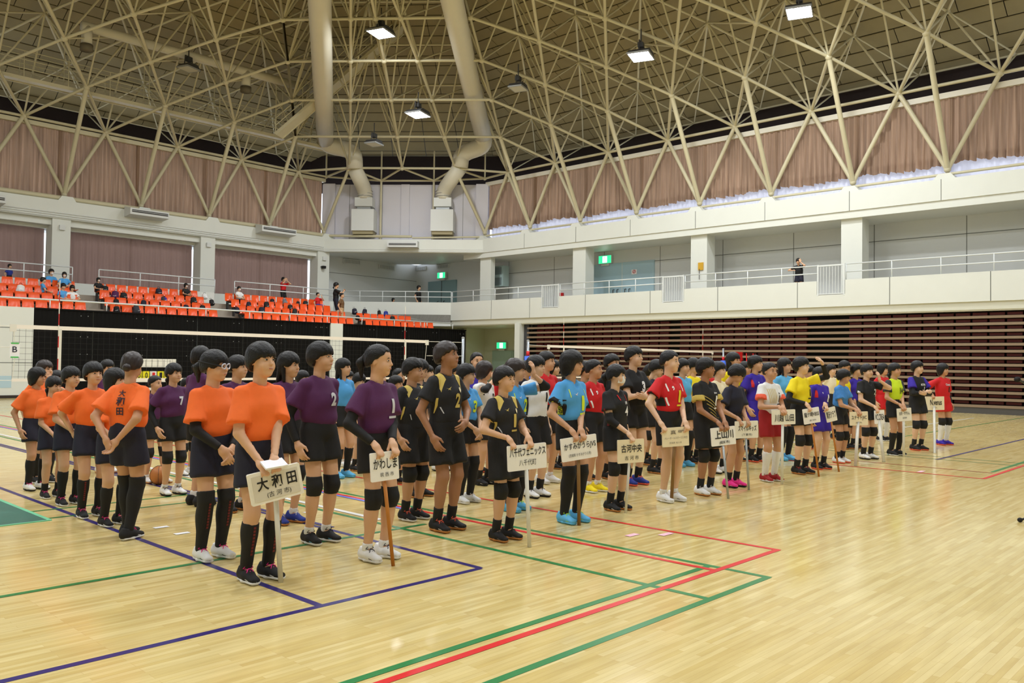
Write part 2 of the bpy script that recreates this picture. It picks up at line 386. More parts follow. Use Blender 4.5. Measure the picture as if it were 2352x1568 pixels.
# ---------------------------------------------------------------- right side: gallery, wall, columns, bleacher pocket
XF = 29.76
m = MB()
gates = [(25.16, 26.26), (18.45, 19.51), (11.83, 12.87)]
ys = [YMIN]+[v for g in sorted(gates) for v in g]+[32.6]
for i in range(0, len(ys), 2): m.box(XF, XF+.18, ys[i], ys[i+1], 3.6, 4.55)
for (a, b_) in gates: m.box(XF, XF+.18, a, b_, 3.6, 4.05)
wr = structure(m.build('wall_right', M_white), 'white gallery parapet above the folded bleachers')
structure(MB().box(XF+.06, XF+.4, YMIN, 32.6, 3.34, 3.6).build('trim_3', mat('lip_paint', (0.82, 0.82, 0.76), .5)), 'cream lip under the gallery parapet')
for y in (29.6, 27.0, 23.6, 20.1, 16.9, 13.6, 10.3, 7.2): MB().box(XF-.004, XF, y-.012, y+.012, 3.6, 4.05 if any(a < y < b_ for a, b_ in gates) else 4.55).build('panel_joint', M_seam, wr)
structure(MB().box(XF+.1, 33.2, YMIN, 34.5, 3.62, 4.0).build('floor_gallery', MATS['walkway_floor']), 'gallery floor on the right')
MB().box(33.0, 33.2, YMIN, 36.5, 4.0, 7.3).build('wall_right_upper', M_white2)['kind'] = 'structure'
wru = bpy.data.objects['wall_right_upper']; wru['label'] = 'pale grey panelled wall behind the right gallery'
for y in np.arange(5.5, 33, 3.25): MB().box(32.993, 33.0, y-.012, y+.012, 4.0, 7.0).build('panel_joint', M_seam, wru)
MB().box(32.993, 33.0, YMIN, 33, 6.28, 6.305).build('panel_joint', M_seam, wru)
for y in (25.1, 18.6, 12.15, 5.65):
    structure(MB().box(31.15, 31.8, y-.39, y+.39, 4.0, 7.25).build('wall_pier', M_white), 'white square pier on the right gallery')
structure(MB().box(31.15, 31.45, 31.05, 31.85, 4.0, 7.25).build('wall_pier', M_white), 'white square pier at the corner of the gallery')
segs = sorted(gates); edges = [YMIN/2]+[v for g in segs for v in g]+[32.6]
labs = ['white gallery rail on the parapet beyond the last gate', 'white gallery rail where the boy in black leans', 'white gallery rail in front of the pale blue doors', 'white gallery rail next to the corner']
for i in range(0, len(edges), 2):
    railing('gallery_rail', [(XF+.09, edges[i]), (XF+.09, edges[i+1])], (5.12, 4.84), .022, 1.55, 4.5, labs[i//2])
for i, (a, b_) in enumerate(segs):
    e = empty('rail_gate', (0, 0, 0)); tag(e, ['barred gate in the gallery parapet right of the boy in black', 'barred gate in the gallery parapet beside the pale blue doors', 'barred gate in the gallery parapet near the corner'][i], 'gate')
    x = XF+.02
    for y in (a+.04, b_-.04): MB().box(x-.025, x+.025, y-.025, y+.025, 4.0, 5.14).build('upright', M_rail, e)
    for z in (4.06, 5.1): MB().box(x-.02, x+.02, a+.04, b_-.04, z-.025, z+.025).build('crossbar', M_rail, e)
    for y in np.linspace(a+.14, b_-.14, 8): MB().box(x-.008, x+.008, y-.008, y+.008, 4.06, 5.1).build('bar', M_rail, e)
# corner parapet and its rail
c0 = np.array([XF, 32.6]); c1_ = c0-CUv*6.1
m = MB(); P = [c0, c1_, c1_-CN*.18, c0-CN*.18]
m.add([(p[0], p[1], 3.3) for p in P]+[(p[0], p[1], 4.55) for p in P], [(0,3,2,1),(4,5,6,7),(0,1,5,4),(1,2,6,5),(2,3,7,6),(3,0,4,7)])
structure(m.build('wall_corner', M_white), 'white parapet across the corner behind the orange seats')
railing('corner_rail', [tuple(c0-CN*.09), tuple(c1_-CN*.09)], (5.12, 4.84), .022, 1.3, 4.5, 'white rail on the corner parapet')
# corner landing walls behind
m = MB(); 
P = [ch(-1.6, -4.0), ch(CLEN+1.6, -4.0)]
structure(MB().box(25.8, 33.2, 39.3, 39.5, 3.3, 7.3).box(33.0, 33.2, 36.5, 39.3, 3.3, 7.3).build('wall_corner_back', M_white2), 'pale wall behind the corner landing')
MB().box(25.8, 33.0, 39.285, 39.3, 6.3, 6.32).build('panel_joint', M_seam, bpy.data.objects['wall_corner_back'])
m = MB(); P = [c0, c1_, c1_-CN*6, c0-CN*6]; m.add([(p[0], p[1], 3.5) for p in P]+[(p[0], p[1], 3.9) for p in P], [(0,3,2,1),(4,5,6,7),(0,1,5,4),(1,2,6,5),(2,3,7,6),(3,0,4,7)])
structure(m.build('floor_corner', MATS['walkway_floor']), 'landing floor in the corner')
# ground-floor passage beside the bleachers
structure(MB().box(33.0, 33.2, 27.5, 37, 0, 3.5).box(30.2, 33.2, 34.6, 34.8, 0, 3.5).box(31.6, 33.0, 33.3, 33.5, 0, 3.4).build('wall_passage', mat('passage_wall', (0.83, 0.84, 0.74), .55)), 'cream wall of the corner passage')
structure(MB().box(XF-.02, XF+.3, 27.62, 27.95, 0, 3.36).build('wall_post', M_white), 'white post at the end of the bleachers')
structure(MB().box(XF+.3, XF+.5, 27.3, 27.62, 0, 3.36).build('wall_brick_return', mat('grey_block', (0.25, 0.25, 0.26), .8, noise=.3, nscale=6)), 'dark grey block return beside the bleachers')
structure(MB().box(XF+.1, 35, YMIN, 34.5, 3.3, 3.62).build('ceiling_gallery_soffit', M_white), 'soffit under the gallery')
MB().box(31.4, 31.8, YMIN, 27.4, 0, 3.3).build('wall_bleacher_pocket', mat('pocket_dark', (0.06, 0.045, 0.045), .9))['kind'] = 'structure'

def door_leaf(n, x, y0, y1, z0, z1, lab, mat_=None):
    d = structure(MB().box(x-.06, x, y0, y1, z0, z1).build('door_%d' % n, mat_ or M_blue_door), lab)
    MB().box(x-.075, x-.06, (y0+y1)/2-.012, (y0+y1)/2+.012, z0, z1).build('meeting_stile', M_white, d)
    for s in (-1, 1):
        y = (y0+y1)/2+s*.35
        for dy in (-.12, .12):
            MB().tube([(x-.06, y+dy, z0+.55), (x-.16, y+dy, z0+.57), (x-.16, y+dy, z0+1.03), (x-.06, y+dy, z0+1.05)], .022, 6).build('handle', M_dkgrey, d, True)
    return d
d1 = door_leaf(1, 33.0, 22.05, 25.7, 4.0, 6.34, 'pale blue double doors on the right gallery')
MB().box(32.9, 32.935, 23.0, 23.3, 5.72, 5.95).build('no_smoking_notice', mat('notice_white', (0.95, 0.93, 0.92), .5), d1)
MB().tube([(32.895, 23.15+.075*math.cos(t), 5.85+.075*math.sin(t)) for t in np.linspace(0, 6.28, 14, endpoint=False)], .013, 5, closed=True).build('no_smoking_sign', mat('sign_red', (0.80, 0.10, 0.12), .5), d1)
MB().bar((32.893, 23.10, 5.90), (32.893, 23.20, 5.80), .02, .01).build('no_smoking_bar', MATS['sign_red'], d1)
d2 = structure(MB().box(32.9, 33.0, 35.65, 38.1, 3.9, 6.2).build('door_2', mat('grey_green_door', (0.52, 0.63, 0.64), .5)), 'grey green double doors in the corner of the gallery')  # doors in one even grey green
MB().box(32.885, 32.9, 36.86, 36.89, 3.9, 6.2).build('meeting_stile', M_dkgrey, d2)
for yy in (36.6, 37.15): MB().tube([(32.9, yy, 4.5), (32.82, yy, 4.52), (32.82, yy, 4.98), (32.9, yy, 5.0)], .022, 6).build('handle', M_dkgrey, d2, True)
d3 = structure(MB().box(32.9, 33.0, 31.0, 32.6, 0, 2.08).build('door_3', mat('passage_door', (0.66, 0.76, 0.70), .5)), 'pale green door in the corner passage')
MB().box(32.88, 32.9, 31.1, 32.5, .1, 2.0).build('door_panel', MATS['passage_door'], d3)

# exit signs (lit)
M_exit = mat('exit_green', (0.10, 0.80, 0.50), .4, emit=(0.03, 0.62, 0.25), estr=1.6)
M_exitw = mat('exit_white', (0.9, 1, .95), .4, emit=(0.75, 1.0, 0.88), estr=3.0)
def exit_sign(c, axis, w_, h_, lab):
    e = empty('exit_sign', c); tag(e, lab, 'exit sign')
    u = np.array(axis); n = np.array([u[1], -u[0], 0.]); n = n if n@np.array(c) < 0 else -n; z = np.array([0, 0, 1.])
    MB().obox((0,0,0), u, n, z, w_/2, .06, h_/2).build('housing', M_white, e)
    MB().obox(n*.063, u, n, z, w_/2-.015, .004, h_/2-.015).build('face', M_exit, e)
    f = MB(); f.obox(n*.07, u, n, z, w_*.17, .003, h_*.38)
    f.build('doorway_symbol', M_exitw, e)
    g = MB(); hd = n*.075
    g.obox(hd+z*h_*.27, u, n, z, .022, .003, .022); g.bar(hd+z*h_*.2, hd-z*h_*.05, .04, .004); g.bar(hd-z*h_*.05, hd-z*h_*.32+u*.06, .03, .004); g.bar(hd-z*h_*.05, hd-z*h_*.30-u*.08, .03, .004); g.bar(hd+z*h_*.15, hd+z*h_*.02+u*.1, .025, .004)
    g.build('running_figure', mat('exit_dark', (0.02, 0.35, 0.2), .5, emit=(0.0, 0.35, 0.16), estr=1.0), e)
    MB().obox(-z*(h_/2+.06), u, n, z, w_*.3, .05, .05).build('lamp_box', M_white, e)
exit_sign((32.9, 24.85, 6.55), (0, 1, 0), .78, .40, 'green running man exit sign above the pale blue doors')
exit_sign((32.8, 36.75, 6.5), (0, 1, 0), .7, .36, 'green exit sign above the doors in the upper corner')
exit_sign((32.9, 31.85, 2.36), (0, 1, 0), .72, .36, 'green exit sign above the passage door at floor level')

# ---------------------------------------------------------------- retracted bleachers
bl_e = empty('retractable_bleacher', (0, 0, 0)); tag(bl_e, 'bank of folded bleachers with cream boards and dark red seats', 'bleacher')
M_board = mat('bleacher_board', (0.54, 0.46, 0.37), .5, noise=.08, nscale=3)
M_bred = mat('bleacher_seat', (0.40, 0.04, 0.05), .5)
NT = 14; pitch = 3.08/NT; YB = YMIN+.4
seat_me = MB().box(0, .12, -.215, .215, -.04, .045).mesh('folded_seat'); seat_me.materials.append(M_bred)
MB().box(XF+.02, XF+.25, YB, 27.28, 0, .2).build('kick_board', mat('kick_grey', (0.30, 0.29, 0.28), .7), bl_e)
cnt = []
for t in range(NT):
    z = .2+pitch*t; xo = XF+.012*t
    MB().box(xo, xo+.36, YB, 27.28, z, z+.085).build('board', M_board, bl_e)
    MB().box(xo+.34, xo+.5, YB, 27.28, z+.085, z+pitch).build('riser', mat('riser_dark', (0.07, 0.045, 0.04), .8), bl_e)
    for y in np.arange(4.6, 27.0, .5):
        if 24.4 < y < 25.4 or 19.0 < y < 19.6 or 12.0 < y < 13.2: continue
        cnt.append((-proj((xo, y, z))[2], xo+.21, y+rng.uniform(-.004, .004), z+.15))
cnt.sort(reverse=True)
for i, (_, x, y, z) in enumerate(cnt[:300]):
    o = bpy.data.objects.new('folded_seat', seat_me); COL.objects.link(o); o.parent = bl_e; o.location = (x, y, z)
m = MB()
for (_, x, y, z) in cnt[300:]: m.box(x, x+.12, y-.215, y+.215, z-.04, z+.045)
o = m.build('folded_seat_rest', M_bred, bl_e); o['kind'] = 'stuff'
# ---------------------------------------------------------------- upper windows, curtains, dark eaves
def wavy(u0, u1, z0, z1, place, name, m_, per=.21, amp=.10, hem=None, nz=5, seed=0, lean=.0):
    r = random.Random(seed); n = int((u1-u0)/per*5); ph = 0; V = []; off = []; us = np.linspace(u0, u1, n+1)
    for i in range(n+1):
        ph += 2*math.pi/5*r.uniform(.7, 1.3); off.append(amp*math.sin(ph)*r.uniform(.6, 1.2))
    hz = [z0+(hem(u, r) if hem else 0) for u in us]
    for j in range(nz+1):
        t = j/nz
        for i in range(n+1): V.append(place(us[i]+.03*math.sin(i*.9+j)*(1-t), off[i]*(.6+.4*(1-t)), hz[i]+(z1-hz[i])*t))
    F = [(j*(n+1)+i, j*(n+1)+i+1, (j+1)*(n+1)+i+1, (j+1)*(n+1)+i) for j in range(nz) for i in range(n)]
    return MB().add(V, F).build(name, m_, None, True, fixn=False)
BAYS = ['nearest the corner wall', 'second bay from the corner', 'third bay from the corner', 'fourth bay from the corner', 'fifth bay from the corner', 'sixth bay from the corner', 'seventh bay from the corner', 'eighth bay from the corner', 'ninth bay from the corner']
# left
nw = 0
for k in range(6):
    x1 = 25.55-3.26*k; x0 = x1-3.26
    if x1 < 3: break
    o = wavy(x0-.06, x1+.08, 8.0, 11.12, lambda u, d, z: (u, 38.62+d, z), 'upper_curtain', M_curt, seed=k)
    tag(o, 'brown curtain high on the left wall, '+BAYS[k], 'curtain', 'high curtains of the left wall')
    nw += 1
    wf = structure(MB().box(x0, x0+.06, 39.3, 39.4, 7.9, 11.3).box(x0+1.6, x0+1.66, 39.3, 39.4, 7.9, 11.3).box(x0, x1, 39.3, 39.4, 8.9, 8.96).box(x0, x1, 39.3, 39.4, 9.8, 9.86).box(x0, x1, 39.3, 39.4, 10.5, 10.56).build('window_%d' % nw, M_grey), 'steel window grid behind the high left curtains')
    MB().add([(x0, 39.36, 7.9), (x1, 39.36, 7.9), (x1, 39.36, 11.3), (x0, 39.36, 11.3)], [(0,1,2,3)]).build('pane', M_glass, wf)
structure(MB().box(XMIN, 25.8, 38.45, 38.75, 11.08, 11.26).build('trim_4', M_steel), 'cream curtain rail along the left wall')
# right
for k in range(9):
    y1 = 31.62-3.25*k; y0 = y1-3.25
    hem = lambda u, r: .09*((u*2.1) % 1.0)+.05*math.sin(u*1.7)+r.uniform(-.02, .02)
    o = wavy(y0-.06, y1+.08, 8.52, 10.92, lambda u, d, z: (31.62+d, u, z), 'upper_curtain', M_curt, hem=hem, seed=40+k)
    tag(o, 'brown curtain with ragged hem high on the right wall, '+BAYS[k], 'curtain', 'high curtains of the right wall')
    nw += 1
    wf = structure(MB().box(32.3, 32.4, y0, y0+.06, 7.9, 11.1).box(32.3, 32.4, y0+1.6, y0+1.66, 7.9, 11.1).box(32.3, 32.4, y0, y1, 9.3, 9.36).box(32.3, 32.4, y0, y1, 10.2, 10.26).build('window_%d' % nw, M_grey), 'steel window grid behind the high right curtains')
    MB().add([(32.36, y0, 7.9), (32.36, y1, 7.9), (32.36, y1, 11.1), (32.36, y0, 11.1)], [(0,1,2,3)]).build('pane', M_glass, wf)
    # white lining under the hem, gathered
    o2 = wavy(y0-.03, y1+.05, 7.93, 8.85, lambda u, d, z: (31.78+d*.8, u, z), 'curtain_lining', mat('curtain_lining', (0.90, 0.90, 0.96), .8, transl=.4), per=.3, amp=.05, hem=None, nz=3, seed=80+k)
    tag(o2, 'white gathered lining under the high right curtain, '+BAYS[k], 'curtain', 'white linings of the right wall')
structure(MB().box(31.5, 31.8, YMIN, 31.9, 10.9, 11.1).build('trim_5', mat('rail_grey_white', (0.84, 0.82, 0.76), .5)), 'cream curtain rail along the right wall')
# lower left curtains with their windows
for bi, (a, b_) in enumerate(((6.35, 12.02), (12.85, 18.52), (19.35, 25.0))):
    nw += 1
    wf = structure(MB().box(a, a+.08, 39.15, 39.25, 4.6, 6.85).box(b_-.08, b_, 39.15, 39.25, 4.6, 6.85).box((a+b_)/2-.04, (a+b_)/2+.04, 39.15, 39.25, 4.6, 6.85).box(a, b_, 39.15, 39.25, 5.7, 5.76).build('window_%d' % nw, M_grey), 'window behind the lower left curtains')
    MB().add([(a, 39.2, 4.6), (b_, 39.2, 4.6), (b_, 39.2, 6.85), (a, 39.2, 6.85)], [(0,1,2,3)]).build('pane', M_glass, wf)
    mid = (a+b_)/2
    for s, (u0, u1) in enumerate(((a+.02, mid+.03), (mid-.03, b_+.04))):
        o = wavy(u0, u1, 4.55, 6.86, lambda u, d, z: (u, 38.85+d, z), 'lower_curtain', M_curt2, per=.26, amp=.06, seed=120+2*bi+s)
        tag(o, ['dusky brown curtain drawn behind the family in blue shirts', 'dusky brown curtain drawn between the first and second columns', 'dusky brown curtain drawn behind the woman in red'][bi]+(', left half', ', right half')[s], 'curtain', 'lower left curtains')
# dark eave cladding above the curtains
structure(MB().box(XMIN, 27, 40.9, 41.1, 11.0, 12.75).build('wall_left_eave', M_maroon), 'dark eave cladding above the left curtains')
m = MB().box(33.9, 34.1, YMIN, 34, 11.75, 12.75)
y = YMIN
r2 = random.Random(3)
while y < 34:
    y2 = y+(r2.uniform(.15, .5) if y < 24 else 1.5); m.box(33.9, 34.1, y, y2, 11.0, 11.8); y = y2+(r2.uniform(.12, .35) if r2.random() < .8 else .0)
structure(m.build('wall_right_eave', M_maroon), 'dark eave cladding with slots above the right curtains')
m = MB(); P = [ch(-2.5, -2.2), ch(CLEN+2.5, -2.2), ch(CLEN+2.5, -2.4), ch(-2.5, -2.4)]
m.add([(p[0], p[1], 10.9) for p in P]+[(p[0], p[1], 13.0) for p in P], [(0,3,2,1),(4,5,6,7),(0,1,5,4),(1,2,6,5),(2,3,7,6),(3,0,4,7)])
structure(m.build('wall_corner_eave', M_maroon), 'dark eave cladding above the corner wall')
# corner upper wall with pilasters
M_corner = mat('corner_wall', (0.80, 0.79, 0.82), .6)
def chbox(m, u0, u1, o0, o1, z0, z1):
    P = [ch(u0, o0), ch(u1, o0), ch(u1, o1), ch(u0, o1)]
    return m.add([(p[0], p[1], z0) for p in P]+[(p[0], p[1], z1) for p in P], [(0,3,2,1),(4,5,6,7),(0,1,5,4),(1,2,6,5),(2,3,7,6),(3,0,4,7)])
wc = structure(chbox(chbox(chbox(chbox(MB(), -.2, CLEN+.2, -.6, -.4, 7.6, 11.0), -.1, .55, -.4, -.15, 7.6, 11.0), CLEN-.55, CLEN+.1, -.4, -.15, 7.6, 11.0), 4.15, 4.6, -.4, -.3, 7.6, 11.0).build('wall_corner_upper', M_corner), 'lilac white wall between the two curtain bands')
for u in (1.3, 3.1, 5.8, 7.5): chbox(MB(), u, u+.02, -.4, -.395, 7.6, 11.0).build('panel_joint', M_seam, wc)
# outer skins so that no daylight leaks in anywhere else
structure(MB().box(XMIN, 33.4, 41.0, 41.2, -.2, 3.4).box(35, 35.2, YMIN, 42, -.2, 7.3).box(XMIN, 26, 39.35, 39.45, 6.85, 7.95).box(32.35, 32.45, YMIN, 32, 7.0, 7.95).box(XMIN, 26, 39.2, 39.3, 3.3, 4.6).build('wall_outer', M_white2), 'outer wall of the hall')
# ---------------------------------------------------------------- roof: space frame, deck, ducts, lamps, catwalks
ZR = [11.349, 12.464, 13.421, 14.231, 14.915, 15.49, 15.97, 16.36, 16.66]
HS, YS = 1.55*K, 2.15*K
X0, Y0 = 22.87*K, 28.63*K
HUP = 2.55
NR = 8
def Lnode(j, k): return np.array([X0-HS*j-2*HS*k, YL-YS*j, ZR[j]])
def Rnode(j, k): return np.array([XR-YS*j, Y0-HS*j-2*HS*k, ZR[j]])
def Pnode(j, c):
    """corner panel, c = 0..4 from the left hip to the right hip"""
    a, b = Lnode(j, 0), Rnode(j, 0); d = (b-a)/np.linalg.norm(b-a); L = np.linalg.norm(b-a); s = min(2.6*K, L/2)
    p = [a, a+d*s, (a+b)/2, b-d*s, b][c].copy()
    if j == 0 and 0 < c < 4: p = p+np.array([0, 0, .15])+np.array([CN[0], CN[1], 0])*.2
    return p
def Lup(j, k): return np.array([X0-HS*(j-1)-2*HS*k, YL-YS*j, ZR[j]+HUP])
def Rup(j, k): return np.array([XR-YS*j, Y0-HS*(j-1)-2*HS*k, ZR[j]+HUP])
def Pup(j, c): return (Pnode(j, c)+Pnode(j, c+1))/2+np.array([0, 0, HUP])
bars = []     # (p, q, radius, kind)
def bar(p, q, r, kind='tube'): bars.append((np.asarray(p, float), np.asarray(q, float), r, kind))
joints = {}
def joint(p, r): joints[tuple(np.round(p, 2))] = r
NLK, NRK = 6, 8
for (node, up, nk) in ((Lnode, Lup, NLK), (Rnode, Rup, NRK)):
    for j in range(NR-1):
        for k in range(nk):
            a = node(j, k); joint(a, .13)
            bar(a, node(j+1, k), .062)                     # one diagonal
            if k > 0: bar(a, node(j+1, k-1), .062)          # the other
            if j == 0: bar(a, node(0, k+1), .062)
            # webs of the upper node above (row j+1)
            if j < NR-2:
                u = up(j+1, k)
                bar(u, node(j, k), .04); bar(u, node(j+1, k), .04); bar(u, node(j+2, k), .04)
                if k > 0: bar(u, node(j+1, k-1), .04); bar(u, node(j+2, k-1), .04)
                joint(u, .1)
                bar(u, up(j+2, k), .05) if j < NR-3 else None
                if k > 0 and j < NR-3: bar(u, up(j+2, k-1), .05)
    for k in range(nk):     # outermost upper row above the ring, and the eave members
        u = up(0, k); joint(u, .1)
        bar(u, node(0, k), .04); bar(u, up(1, k), .05)
        out_ = np.array([0, 1, 0]) if node is Lnode else np.array([1, 0, 0])
        if k > 0: bar(u, node(0, k-1), .04); bar(u, node(1, k-1), .04); bar(u, up(1, k-1), .05)
        E0 = node(0, k)+out_*2.2+np.array([0, 0, 1.25]); bar(u, E0, .03); bar(E0, node(0, k+1)+out_*2.2+np.array([0, 0, 1.25]), .035); bar(E0, node(0, k), .03)
        if k > 0: bar(u, node(0, k-1)+out_*2.2+np.array([0, 0, 1.25]), .03)
for j in range(NR-1):
    for c in range(4):
        bar(Pnode(j, c), Pnode(j, c+1), .062); joint(Pnode(j, c+1), .13)
    for c in range(5): bar(Pnode(j, c), Pnode(j+1, c), .062)
    if j < NR-2:
        for c in range(4):
            u = Pup(j+1, c); joint(u, .1)
            for (jj, cc) in ((j, c), (j, c+1), (j+1, c), (j+1, c+1), (j+2, c)): bar(u, Pnode(jj, cc), .04)
            if c < 3: bar(u, Pup(j+1, c+1), .05)
            if j < NR-3: bar(u, Pup(j+2, c), .05)
# V struts on the ring beams
VZ = 8.34
for k in range(NLK):
    b0 = np.array([X0+HS-2*HS*k, YL, VZ]); joint(b0, .12)
    if k > 0 or True: bar(b0, Lnode(0, k), .085)
    if k > 0: bar(b0, Lnode(0, k-1), .085)
    if k > 0: bar(b0, Lnode(1, k-1), .095)
    else: bar(b0, Pnode(0, 1), .085)
for k in range(NRK):
    b0 = np.array([XR, Y0+HS-2*HS*k, VZ]); joint(b0, .12)
    bar(b0, Rnode(0, k), .085)
    if k > 0: bar(b0, Rnode(0, k-1), .085); bar(b0, Rnode(1, k-1), .095)
    else: bar(b0, Pnode(0, 3), .085)
# corner: posts on the wall and the low ring
cz = [11.36, 11.15, 11.16, 11.28]; cu = [0.07, 3.09, 5.95, 8.7]
low = [ch(u, -.1, z) for u, z in zip(cu, cz)]
for i in range(3): bar(low[i], low[i+1], .055)
for i, p in enumerate(low):
    joint(p, .1); bar(p, p+np.array([0, 0, 1.6]), .045)
    if i in (1, 2): bar(p, np.array([p[0], p[1], 7.9]), .06)
for i in range(3): bar(low[i], Pnode(0, i+1), .055); bar(low[i+1], Pnode(0, i+1), .055)
bar(low[0], Lnode(0, 0), .055); bar(low[3], Rnode(0, 0), .055)
# tie tube along the foot of the V struts
bar((XMIN/2, YL-.25, 8.12), (X0+HS, YL-.25, 8.12), .11); bar((XR-.1, Y0+HS, 8.16), (XR-.1, YMIN/2, 8.16), .05); bar((X0+HS, YL-.25, 8.12), ch(4.9, .45, 8.05), .07); bar(ch(4.9, .3, 8.0), ch(CLEN, .2, 8.1), .05)
def seen(p, mx=420, my=420):
    x, y, w_ = proj(p); return w_ > 1 and -mx < x < 2352+mx and -my < y < 1568+my
def tmpl_tube(n=8):
    m = MB().tube([(0,0,0), (0,0,1)], 1.0, n, cap=False); me = m.mesh('tube', True); return me
frame = empty('space_frame', (0, 0, 0)); tag(frame, 'cream tubular steel space frame spanning under the roof', 'roof truss')
bars = [b for b in bars if seen(b[0]) or seen(b[1])]
sized = sorted(bars, key=lambda b: -(np.linalg.norm(b[1]-b[0])*b[2]/max(1, proj((b[0]+b[1])/2)[2])**2 if seen((b[0]+b[1])/2, 0, 0) else 0))
tme = {8: tmpl_tube(8)}; tme[8].materials.append(M_steel)
for (p, q_, r, kind) in sized[:300]:
    o = bpy.data.objects.new('tube', tme[8]); COL.objects.link(o); o.parent = frame
    d = q_-p; L = np.linalg.norm(d); o.location = p; o.rotation_mode = 'QUATERNION'; o.rotation_quaternion = Vector((0,0,1)).rotation_difference(Vector(d/L)); o.scale = (r, r, L)
m = MB()
for (p, q_, r, kind) in sized[300:]: m.tube([p, q_], r, 6, cap=False)
if m.v: o = m.build('tube_rest', M_steel, frame, True); o['kind'] = 'stuff'
jm = MB().ell((0,0,0), (1,1,1), 10, 7).mesh('joint', True); jm.materials.append(M_steel)
for p, r in joints.items():
    if seen(p, 60, 60):
        o = bpy.data.objects.new('joint', jm); COL.objects.link(o); o.parent = frame; o.location = p; o.scale = (r, r, r)
# pedestals on the beams
for k in range(NLK):
    x = X0+HS-2*HS*k
    if x > 4: structure(MB().prism([(x-.42, 7.9), (x+.42, 7.9), (x+.22, 8.2), (x-.22, 8.2)], 1, YL-.42, YL+.3).build('trim_6', M_white), 'white pedestal under the steel struts on the left beam')
for k in range(NRK):
    y = Y0+HS-2*HS*k
    structure(MB().prism([(y-.40, 7.9), (y+.40, 7.9), (y+.2, 8.14), (y-.2, 8.14)], 0, XR-.38, XR+.3).build('trim_7', M_white), 'white pedestal under the steel struts on the right beam')

# deck boards: rows of panels across each slope
DZ = HUP+.45
def deck_profile(t):  # t = row index (may be negative), returns z of the deck underside
    if t < 0: return ZR[0]+DZ+t*1.5
    i = min(int(t), len(ZR)-2); return ZR[i]+(ZR[i+1]-ZR[i])*(t-i)+DZ
panels = []
def add_panel(P): panels.append([np.array(p) for p in P])
TS = np.arange(-1.225, 8.01, .245)
for i in range(len(TS)-1):
    t0, t1 = TS[i]+.012, TS[i+1]-.012
    z0, z1 = deck_profile(t0), deck_profile(t1)
    off = (i % 2)*.9
    # left slope
    xe0, xe1 = X0-HS*t0+HS, X0-HS*t1+HS
    x = xe0+.0
    first = True
    while x > -9:
        xa = x-.015; xb = x-1.8+.015
        if first: P = [(xe0, YL-YS*t0, z0), (xe1, YL-YS*t1, z1), (xb, YL-YS*t1, z1), (xb, YL-YS*t0, z0)]
        else: P = [(xa, YL-YS*t0, z0), (xa, YL-YS*t1, z1), (xb, YL-YS*t1, z1), (xb, YL-YS*t0, z0)]
        add_panel(P); x -= 1.8; first = False
    ye0, ye1 = Y0-HS*t0+HS, Y0-HS*t1+HS
    y = ye0; first = True
    while y > -9:
        ya = y-.015; yb = y-1.8+.015
        if first: P = [(XR-YS*t0, ye0, z0), (XR-YS*t1, ye1, z1), (XR-YS*t1, yb, z1), (XR-YS*t0, yb, z0)]
        else: P = [(XR-YS*t0, ya, z0), (XR-YS*t1, ya, z1), (XR-YS*t1, yb, z1), (XR-YS*t0, yb, z0)]
        add_panel(P); y -= 1.8; first = False
    a0, a1 = np.array([xe0, YL-YS*t0, z0]), np.array([xe1, YL-YS*t1, z1]); b0, b1 = np.array([XR-YS*t0, ye0, z0]), np.array([XR-YS*t1, ye1, z1])
    n = max(2, round(np.linalg.norm(b0-a0)/1.8))
    for c in range(n):
        f0, f1 = c/n+.002, (c+1)/n-.002
        add_panel([a0+(b0-a0)*f0, a1+(b1-a1)*f0, a1+(b1-a1)*f1, a0+(b0-a0)*f1])
def pan_mesh(m, P, th=.03):
    up = np.array([0, 0, th]); m.add(P+[p+up for p in P], [(0,1,2,3),(7,6,5,4),(0,4,5,1),(1,5,6,2),(2,6,7,3),(3,7,4,0)])
def pan_size(P):
    c = sum(P)/4
    if not seen(c, 0, 0): return 0
    q4 = [proj(p) for p in P]; A = 0
    for i in range(4): A += q4[i][0]*q4[(i+1) % 4][1]-q4[(i+1) % 4][0]*q4[i][1]
    return abs(A)
panels = [P for P in panels if proj(sum(P)/4)[2] > -30]
panels.sort(key=lambda P: -pan_size(P))
# closed void above the boards, and the rest of the roof and walls behind the camera
m = MB()
for (t0, t1) in zip(np.arange(-1.3, 8, 1.0), np.arange(-.3, 8.8, 1.0)):
    z0, z1 = deck_profile(t0)+.12, deck_profile(min(t1, 7.99))+.12
    m.add([(XMIN, YL-YS*t0, z0), (40, YL-YS*t0, z0), (40, YL-YS*t1, z1), (XMIN, YL-YS*t1, z1)], [(0,1,2,3)])
    m.add([(XR-YS*t0, YMIN, z0), (XR-YS*t1, YMIN, z1), (XR-YS*t1, 40, z1), (XR-YS*t0, 40, z0)], [(0,1,2,3)])
ceil = structure(m.build('ceiling', M_purlin, fixn=False), 'boarded roof above the space frame')
for P in panels[:300]: mm = MB(); pan_mesh(mm, P); mm.build('roof_panel', M_deck, ceil, fixn=False)
mm = MB()
for P in panels[300:]: pan_mesh(mm, P)
o = mm.build('roof_panel_rest', M_deck, ceil, fixn=False); o['kind'] = 'stuff'
zt = deck_profile(7.9)+.05
MB().box(XMIN, XR-YS*7.6, YMIN, YL-YS*7.6, zt, zt+.1).build('roof_flat', M_deck, ceil)
structure(MB().box(XMIN-.2, XMIN, YMIN, 42, -.2, zt).box(XMIN, 36, YMIN-.2, YMIN, -.2, zt).build('wall_near', M_white2), 'white walls behind the camera')

